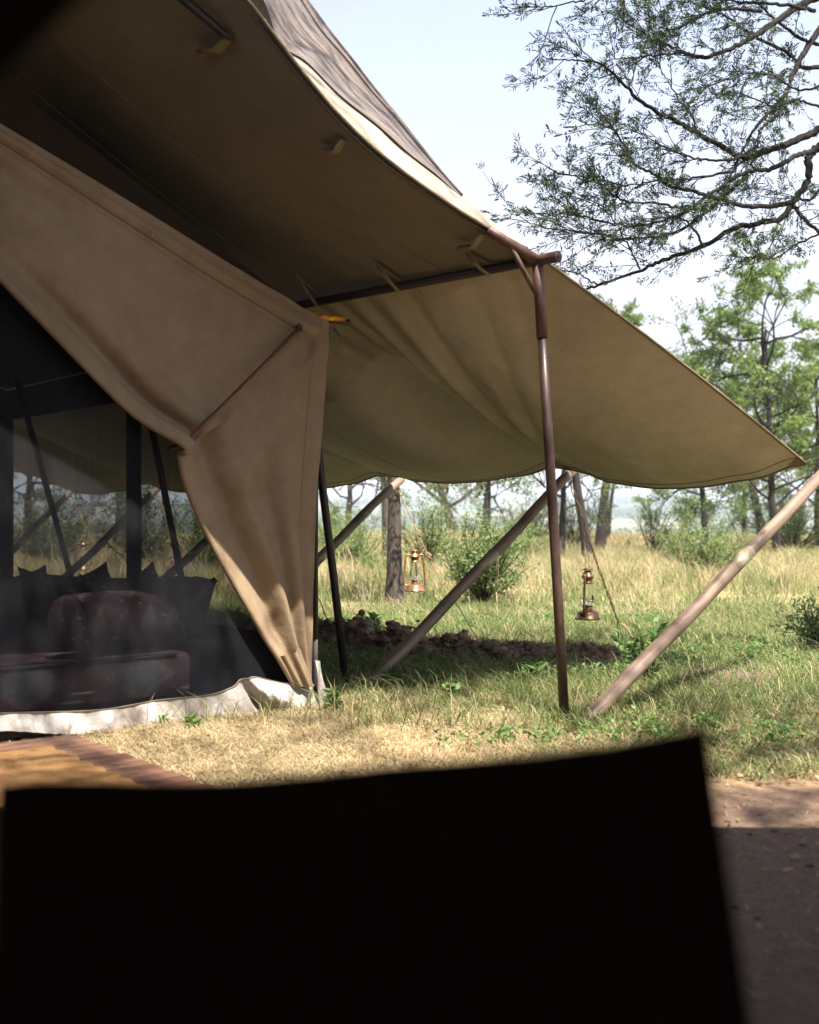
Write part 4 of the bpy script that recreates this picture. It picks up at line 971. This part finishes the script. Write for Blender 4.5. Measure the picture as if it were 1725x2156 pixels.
# limbs arching overhead (towards and above the camera; they dapple the light on the fly and the ground)
for k in range(44):
    x = -1.4+5.0*rng.random(); y = -1.2+5.0*rng.random(); z = 6.6+1.6*rng.random()
    if z < H+.47*y+.5: z = H+.47*y+.8
    p0 = np.array([3.3,7.3,5.0]) if k < 4 else np.array([x+1.4, y+1.2, z+.1]); p1 = np.array([x, y, z])
    mid = (p0+p1)/2+[0,0,.4]; cv = np.array([tuple(p) for p in curve([p0, mid, p1], 14)]); tb_.add(cv, np.linspace(.012, .005, 15), 5)
    for j in range(17):
        i = rng.integers(3, 14); q = rng.normal(size=3)*[1,1,.4]; q /= np.linalg.norm(q); twig(cv[i], q, .35+.3*rng.random(), .005, 0)
tb_.build('limbs', M['bark_acacia'], ac)
lc = np.array(lc); ld = np.array(ld); n = len(lc)
# bipinnate leaf: rachis with paired leaflets drawn as narrow blades
side = unit(np.cross(ld, rng.normal(size=(n,3)))); Ls = .047*(.6+.8*rng.random(n)); tint = np.clip(rng.random(n)**1.6*.9+(rng.random(n) > .93)*.15, 0, 1)
fan = rng.random(n) > .05
cc_, dd2, LL, WW, tt = [], [], [], [], []
for k, (f, sg) in enumerate([(.2,1),(.2,-1),(.5,1),(.5,-1),(.78,1),(.78,-1),(1,0)]):
    cc_.append(lc+ld*(Ls*f*.9)[:,None]); dd2.append(unit(ld*.75+side*sg*.85)); LL.append(Ls*(.62 if sg else .5)); WW.append(np.full(n, .0075)); tt.append(tint)
v, q, a = leaf_mesh(np.concatenate(cc_), np.concatenate(dd2), np.concatenate(LL), np.concatenate(WW), np.concatenate(tt))
link('leaves', np_mesh('leaves', v, q, a), M['acacia'], ac, smooth=False)
print('acacia leaflets', len(q))

# ------------------------------------------------------------------ dirt mound
rng = np.random.default_rng(5)
md_pts = [gp(640,1352), gp(720,1356), gp(800,1372), gp(900,1388), gp(1000,1392), gp(1100,1400), gp(1200,1403), gp(1285,1408)]
mc_ = curve([tuple(p) for p in md_pts], 60)
def ico(n=1):
    import bmesh
    bm = bmesh.new(); bmesh.ops.create_icosphere(bm, subdivisions=2, radius=1); v = np.array([x.co[:] for x in bm.verts]); f = np.array([[q.index for q in x.verts] for x in bm.faces]); bm.free(); return v, f
iv, if_ = ico(); VV = []; FF = []; nn = 0
for k in range(4600):
    u = rng.random()*60; i = int(u); c = np.array(mc_[i])+np.array([rng.normal()*.08, rng.normal()*.21, 0]); off_ = abs(c[1]-mc_[i].y)
    s = (.008+.046*rng.random()**4)*(1.25 if off_ < .15 else .8); c[2] = max(0, (.125+.035*(i < 22)+.035*math.sin(i*1.3))*(1-off_/.36))*(.15+.85*rng.random())*(.85+.35*math.sin(i*.7)+.25*math.sin(i*1.9))+.008
    ph = rng.random(3)*6; vv = iv*(1+.30*np.sin(iv*[4,5,3]+ph).sum(1, keepdims=True)*.5+.20*rng.normal(size=(len(iv),1)))
    vv = vv*s*[1.2,1,.75]+c; VV.append(vv); FF.append(if_+nn); nn += len(iv)
link('dirt_mound', np_mesh('dirt_mound', np.concatenate(VV), np.concatenate(FF), tri=True), M['clod'], smooth=False)['kind'] = 'stuff'
bpy.data.objects['dirt_mound']['label'] = 'ridge of dark turned soil clods beneath the fly'
VV = []; FF = []; nn = 0
for k in range(160):
    p = gp(1430+190*rng.random(), 1432+14*rng.normal()*.6); s = .015+.04*rng.random()**2; vv = iv*(1+.2*rng.normal(size=(len(iv),1)))*s*[1.3,1,.6]+np.array([p.x,p.y,.01]); VV.append(vv); FF.append(if_+nn); nn += len(iv)
for k in range(260):
    x = rng.random(); p = V(.3+1.9*rng.random(), 2.6+2.2*rng.random(), 0); s = .002+.009*rng.random()**4; vv = iv*(1+.15*rng.normal(size=(len(iv),1)))*s*[1.4,1,.5]+np.array([p.x,p.y,.003]); VV.append(vv); FF.append(if_+nn); nn += len(iv)
o = link('soil_clods', np_mesh('soil_clods', np.concatenate(VV), np.concatenate(FF), tri=True), M['crumb'], smooth=False); o['kind'] = 'stuff'; o['label'] = 'small clods and crumbs of soil scattered on the path'

# ------------------------------------------------------------------ grass
def vnoise(x, y, s, seed):
    r = np.random.default_rng(seed); n = 6; out = 0
    for k in range(n):
        a = r.random()*6.28; f = s*(.6+1.2*r.random()); out = out+np.sin((x*math.cos(a)+y*math.sin(a))*f+r.random()*6.28)
    return out/n
def blades(x, y, hgt, wid, lean, tint, rng, seg3=True):
    n = len(x); z = hz(x, y)-.005; az = rng.random(n)*6.28; d = np.stack([np.cos(az), np.sin(az), np.zeros(n)], 1); s = np.stack([-np.sin(az), np.cos(az), np.zeros(n)], 1)
    tw = rng.random(n)*1.5; s = s*np.cos(tw)[:,None]+d*np.sin(tw)[:,None]
    b = np.stack([x, y, z], 1); up = np.array([0,0,1.0]); h_ = hgt[:,None]; l_ = lean[:,None]; w_ = wid[:,None]
    m = b+up*h_*.55+d*h_*l_*.28; t = b+up*h_*(1-.25*l_)+d*h_*l_*.95
    v = np.stack([b-s*w_*.5, b+s*w_*.5, m+s*w_*.42, m-s*w_*.42, t], 1).reshape(-1,3)
    k = np.arange(n)*5; q = np.stack([k, k+1, k+2, k+3], 1); tr = np.stack([k+3, k+2, k+4, k+4], 1)
    return v, k, np.repeat(tint, 5)
def grass_mesh(name, parts, mat):
    V_, T_, base = [], [], 0; F4 = []
    for v, k, a in parts:
        V_.append(v); T_.append(a); kk = k+base
        F4.append(np.stack([kk, kk+1, kk+2], 1)); F4.append(np.stack([kk, kk+2, kk+3], 1)); F4.append(np.stack([kk+3, kk+2, kk+4], 1)); base += len(v)
    f = np.concatenate(F4); me = np_mesh(name, np.concatenate(V_), f, np.concatenate(T_), tri=True)
    o = link(name, me, mat, smooth=False); o['kind'] = 'stuff'; print(name, len(f)); return o
rng = np.random.default_rng(3)
def wedge(n, y0, y1, p=1.0, m=.37, pad=.5):
    y = (y0**p+(y1**p-y0**p)*rng.random(n))**(1/p); x = (rng.random(n)*2-1)*(m*y+pad); return x, y
def keep_near(x, y):
    t = (x-C0.x)*g.x+(y-C0.y)*g.y; a = (x-C0.x)*l.x+(y-C0.y)*l.y
    inside = (t > -.0) & (a > -.02)
    d0 = (x-c_deck.x)*dd.x+(y-c_deck.y)*dd.y; t0 = (x-c_deck.x)*gd.x+(y-c_deck.y)*gd.y
    deck = (d0 > -.05) & (d0 < pw*npl+.05) & (t0 > -.01)
    mi = np.clip(((x-mc_[0].x)/(mc_[-1].x-mc_[0].x)*60), 0, 60); my = np.interp(mi, np.arange(61), [p.y for p in mc_])
    mound = (abs(y-my) < .26) & (x < mc_[-1].x+.05) & (rng.random(len(x)) > .4)
    return ~(inside | deck | mound)
# soil path boundary with ragged edge
def pathmask(x, y): return y+.35*vnoise(x, y, 3, 1)+.12*vnoise(x, y, 11, 2)-.10*(x < .8)*1.0 > 4.62-.25*(x < .9)
parts = []
x, y = wedge(190000, 4.2, 13.0, 1.2)
dry = np.clip(1-(y-5.9-.25*vnoise(x, y, 2.5, 9))/.9, 0, 1)*np.clip((1.7-x)/1.6, .25, 1)
patch = vnoise(x, y, 1.6, 4)*.5+vnoise(x, y, 5, 5)*.35
k = keep_near(x, y) & pathmask(x, y) & (rng.random(len(x)) < np.clip(1.25-.55*dry+.9*patch, .15, 1)); x, y, dry, patch = x[k], y[k], dry[k], patch[k]
n = len(x); tint = np.clip(.20+.58*dry+.42*patch+.20*rng.normal(size=n)+.12*sstep(9.3, 11.5, y)+.45*(rng.random(n) > .84), 0, 1)
hg = (.035+.085*rng.random(n)**1.6)*(1-.4*dry)*(1-.7*patch); parts.append(blades(x, y, hg, .0035+.003*rng.random(n), .5+.9*rng.random(n)+.8*dry, tint, rng))
# tussocks of longer green grass around pole feet and on the right
def tuss(cx, cy, nb, r, h, tint0, wid=.004):
    cnt = len(cx); x = np.repeat(cx, nb)+rng.normal(size=cnt*nb)*r; y = np.repeat(cy, nb)+rng.normal(size=cnt*nb)*r
    hh = np.repeat(h, nb)*(.5+.6*rng.random(cnt*nb)); tt = np.clip(np.repeat(tint0, nb)+.12*rng.normal(size=cnt*nb), 0, 1)
    k = keep_near(x, y); x, y, hh, tt = x[k], y[k], hh[k], tt[k]; n = len(x)
    return blades(x, y, hh, wid*(.6+.8*rng.random(n)), .3+.8*rng.random(n), tt, rng)
cx, cy = wedge(1150, 5.5, 11.0, 1.2); k = (cx > -.3) | (cy > 6.6); k &= pathmask(cx, cy) & (vnoise(cx, cy, 1.8, 14) > -.25); cx, cy = cx[k], cy[k]
parts.append(tuss(cx, cy, 30, .045, .06+.11*rng.random(len(cx)), .12+.55*rng.random(len(cx))))
cx = np.concatenate([P[0].x+.0+rng.normal(size=14)*.10, STB[0].x+rng.normal(size=12)*.12, P[1].x+rng.normal(size=12)*.14, np.linspace(.3, 1.9, 40)+rng.normal(size=40)*.06])
cy = np.concatenate([P[0].y+.10+rng.normal(size=14)*.12, STB[0].y+rng.normal(size=12)*.12, P[1].y+rng.normal(size=12)*.14, 6.8+.35*rng.normal(size=40)])
parts.append(tuss(cx, cy, 34, .04, .08+.10*rng.random(len(cx)), .15+.3*rng.random(len(cx))))
# flattened dry straw in front of the tent
x, y = wedge(60000, 4.5, 6.9, 1.1); k = keep_near(x, y) & pathmask(x, y) & (rng.random(len(x)) < np.clip((1.9-x)/2.2, .12, 1)) & (vnoise(x, y, 3, 21) > -.35); x, y = x[k], y[k]; n = len(x)
parts.append(blades(x, y, .03+.05*rng.random(n), .003+.003*rng.random(n), 1.2+1.6*rng.random(n), np.clip(.78+.15*rng.normal(size=n), 0, 1), rng))
# wispy long blades leaning over, and fallen straw everywhere
x, y = wedge(9000, 5.6, 11.5, 1.1); k = keep_near(x, y) & pathmask(x, y); x, y = x[k], y[k]; n = len(x)
parts.append(blades(x, y, .12+.13*rng.random(n), .003+.002*rng.random(n), .6+1.1*rng.random(n), np.clip(.35+.3*rng.normal(size=n), 0, 1), rng))
x, y = wedge(26000, 5.5, 12.5, 1.1); k = keep_near(x, y) & pathmask(x, y) & (vnoise(x, y, 1.2, 61) > -.1); x, y = x[k], y[k]; n = len(x)
parts.append(blades(x, y, .02+.045*rng.random(n), .003+.003*rng.random(n), 1.6+1.6*rng.random(n), np.clip(.82+.12*rng.normal(size=n), 0, 1), rng))
# sparse bits on the path
n = 1500; x = .3+2.0*rng.random(n); y = 2.6+2.1*rng.random(n); kk = (vnoise(x, y, 4, 81) > -.05); x, y = x[kk], y[kk]; n = len(x); parts.append(blades(x, y, .01+.035*rng.random(n)**2, .002+.003*rng.random(n), 2+1.2*rng.random(n), np.clip(.2+.8*rng.random(n), 0, 1), rng))
o = grass_mesh('grass', parts, M['grass']); o['label'] = 'short green and straw coloured grass on the camp ground'
# low broad-leaved ground herbs
x, y = wedge(2600, 5.2, 11.5, 1.1); k = keep_near(x, y) & pathmask(x, y) & (vnoise(x, y, 1.5, 71) > .02+.35*((y < 6.4) & (x < .9))); x, y = x[k], y[k]; m_ = 16
xx = np.repeat(x, m_)+rng.normal(size=len(x)*m_)*.028; yy = np.repeat(y, m_)+rng.normal(size=len(x)*m_)*.028
c = np.stack([xx, yy, hz(xx, yy)+.02+.06*rng.random(len(xx))], 1); az = rng.random(len(xx))*6.28
d = unit(np.stack([np.cos(az), np.sin(az), .2+.5*rng.random(len(xx))], 1)); v, q, a = leaf_mesh(c, d, .018+.022*rng.random(len(xx)), .011+.008*rng.random(len(xx)), rng.random(len(xx)))
o = link('ground_herbs', np_mesh('ground_herbs', v, q, a), M['weed'], smooth=False); o['kind'] = 'stuff'; o['label'] = 'small broad leaves growing between the grass'
parts = []
x, y = wedge(150000, 11.5, 46, 1.0, .40); patch = vnoise(x, y, .7, 31)*.6+vnoise(x, y, 2.4, 32)*.4
open_ = sstep(12.8, 16.5, y+1.3*vnoise(x, y, .8, 33)); k = rng.random(len(x)) < np.clip(.5+patch*.9, .12, 1); x, y, patch, open_ = x[k], y[k], patch[k], open_[k]; n = len(x)
hg = (.06+(.10+.30*rng.random(n))*open_)*(1+.7*patch); tint = np.clip(.42+.30*open_-.55*patch+.18*rng.normal(size=n), .05, 1)
parts.append(blades(x, y, hg, (.0045+.004*rng.random(n))*(1+y/26), .3+.9*rng.random(n), tint, rng))
cx, cy = wedge(1500, 11, 30, 1.0, .40); parts.append(tuss(cx, cy, 38, .09, (.12+.20*sstep(12, 16, cy))+.26*rng.random(len(cx))*sstep(10.5, 15, cy), np.clip(.12+.75*rng.random(len(cx)), 0, 1), .006))
cx, cy = wedge(60, 13, 24, 1.0, .40); parts.append(tuss(cx, cy, 5, .05, .8+.35*rng.random(len(cx)), np.full(len(cx), .8), .007))
o = grass_mesh('tall_grass', parts, M['grass']); o['label'] = 'tall dry savanna grass beyond the camp'
# fallen leaves
rng = np.random.default_rng(19); n = 520; x = np.concatenate([.3+2.0*rng.random(260), -1.2+3.6*rng.random(260)]); y = np.concatenate([2.6+2.3*rng.random(260), 4.6+2.2*rng.random(260)])
k = keep_near(x, y); x, y = x[k], y[k]; n = len(x); az = rng.random(n)*6.28; d = unit(np.stack([np.cos(az), np.sin(az), .25*rng.normal(size=n)], 1))
v, q, a = leaf_mesh(np.stack([x, y, hz(x, y)+.008+.012*rng.random(n)], 1), d, .02+.03*rng.random(n), .012+.012*rng.random(n), .55+.45*rng.random(n))
o = link('fallen_leaves', np_mesh('fallen_leaves', v, q, a), M['grass'], smooth=False); o['kind'] = 'stuff'; o['label'] = 'dry fallen leaves on the path and straw'
# far woodland
rng = np.random.default_rng(8); nb_ = 2600; r = np.exp(np.log(420)+(np.log(2400)-np.log(420))*rng.random(nb_)); th = math.pi/2+(rng.random(nb_)*2-1)*.5
x = r*np.cos(th); y = r*np.sin(th); k = vnoise(x, y, .012, 41)+.5*vnoise(x, y, .05, 42) > .05; x, y, r = x[k], y[k], r[k]; m_ = 70
s = (1.8+2.2*rng.random(len(x)))*(1+r/2600)
c = np.stack([np.repeat(x, m_), np.repeat(y, m_), np.repeat(hz(x, y)+s*.7, m_)], 1); u = unit(rng.normal(size=(len(c),3)))*(rng.random((len(c),1))**.4)
c = c+u*np.repeat(s, m_)[:,None]*[1.3,1.3,.75]; d = unit(rng.normal(size=c.shape))
v, q, a = leaf_mesh(c, d, np.repeat(s, m_)*.55, np.repeat(s, m_)*.4, rng.random(len(c)))
o = link('far_woodland', np_mesh('far_woodland', v, q, a), M['leaf_dull'], smooth=False); o['kind'] = 'stuff'; o['label'] = 'scattered woodland in the hazy valley'; print('wood', len(q))

# ------------------------------------------------------------------ haze
b = MB(); b.box((0, 0, 31), (5600, 5600, 50)); hzo = b.build('haze', None, smooth=False)
m = bpy.data.materials.new('haze_air'); m.use_nodes = True; nt = m.node_tree; nt.nodes.clear()
ou = nt.nodes.new('ShaderNodeOutputMaterial'); pv = nt.nodes.new('ShaderNodeVolumePrincipled'); pv.inputs['Color'].default_value = (.78,.88,1,1)
pv.inputs['Density'].default_value = .00048; pv.inputs['Anisotropy'].default_value = .1
nt.links.new(pv.outputs[0], ou.inputs['Volume']); hzo.data.materials.append(m); hzo['kind'] = 'stuff'; hzo['label'] = 'pale haze in the air over the valley'
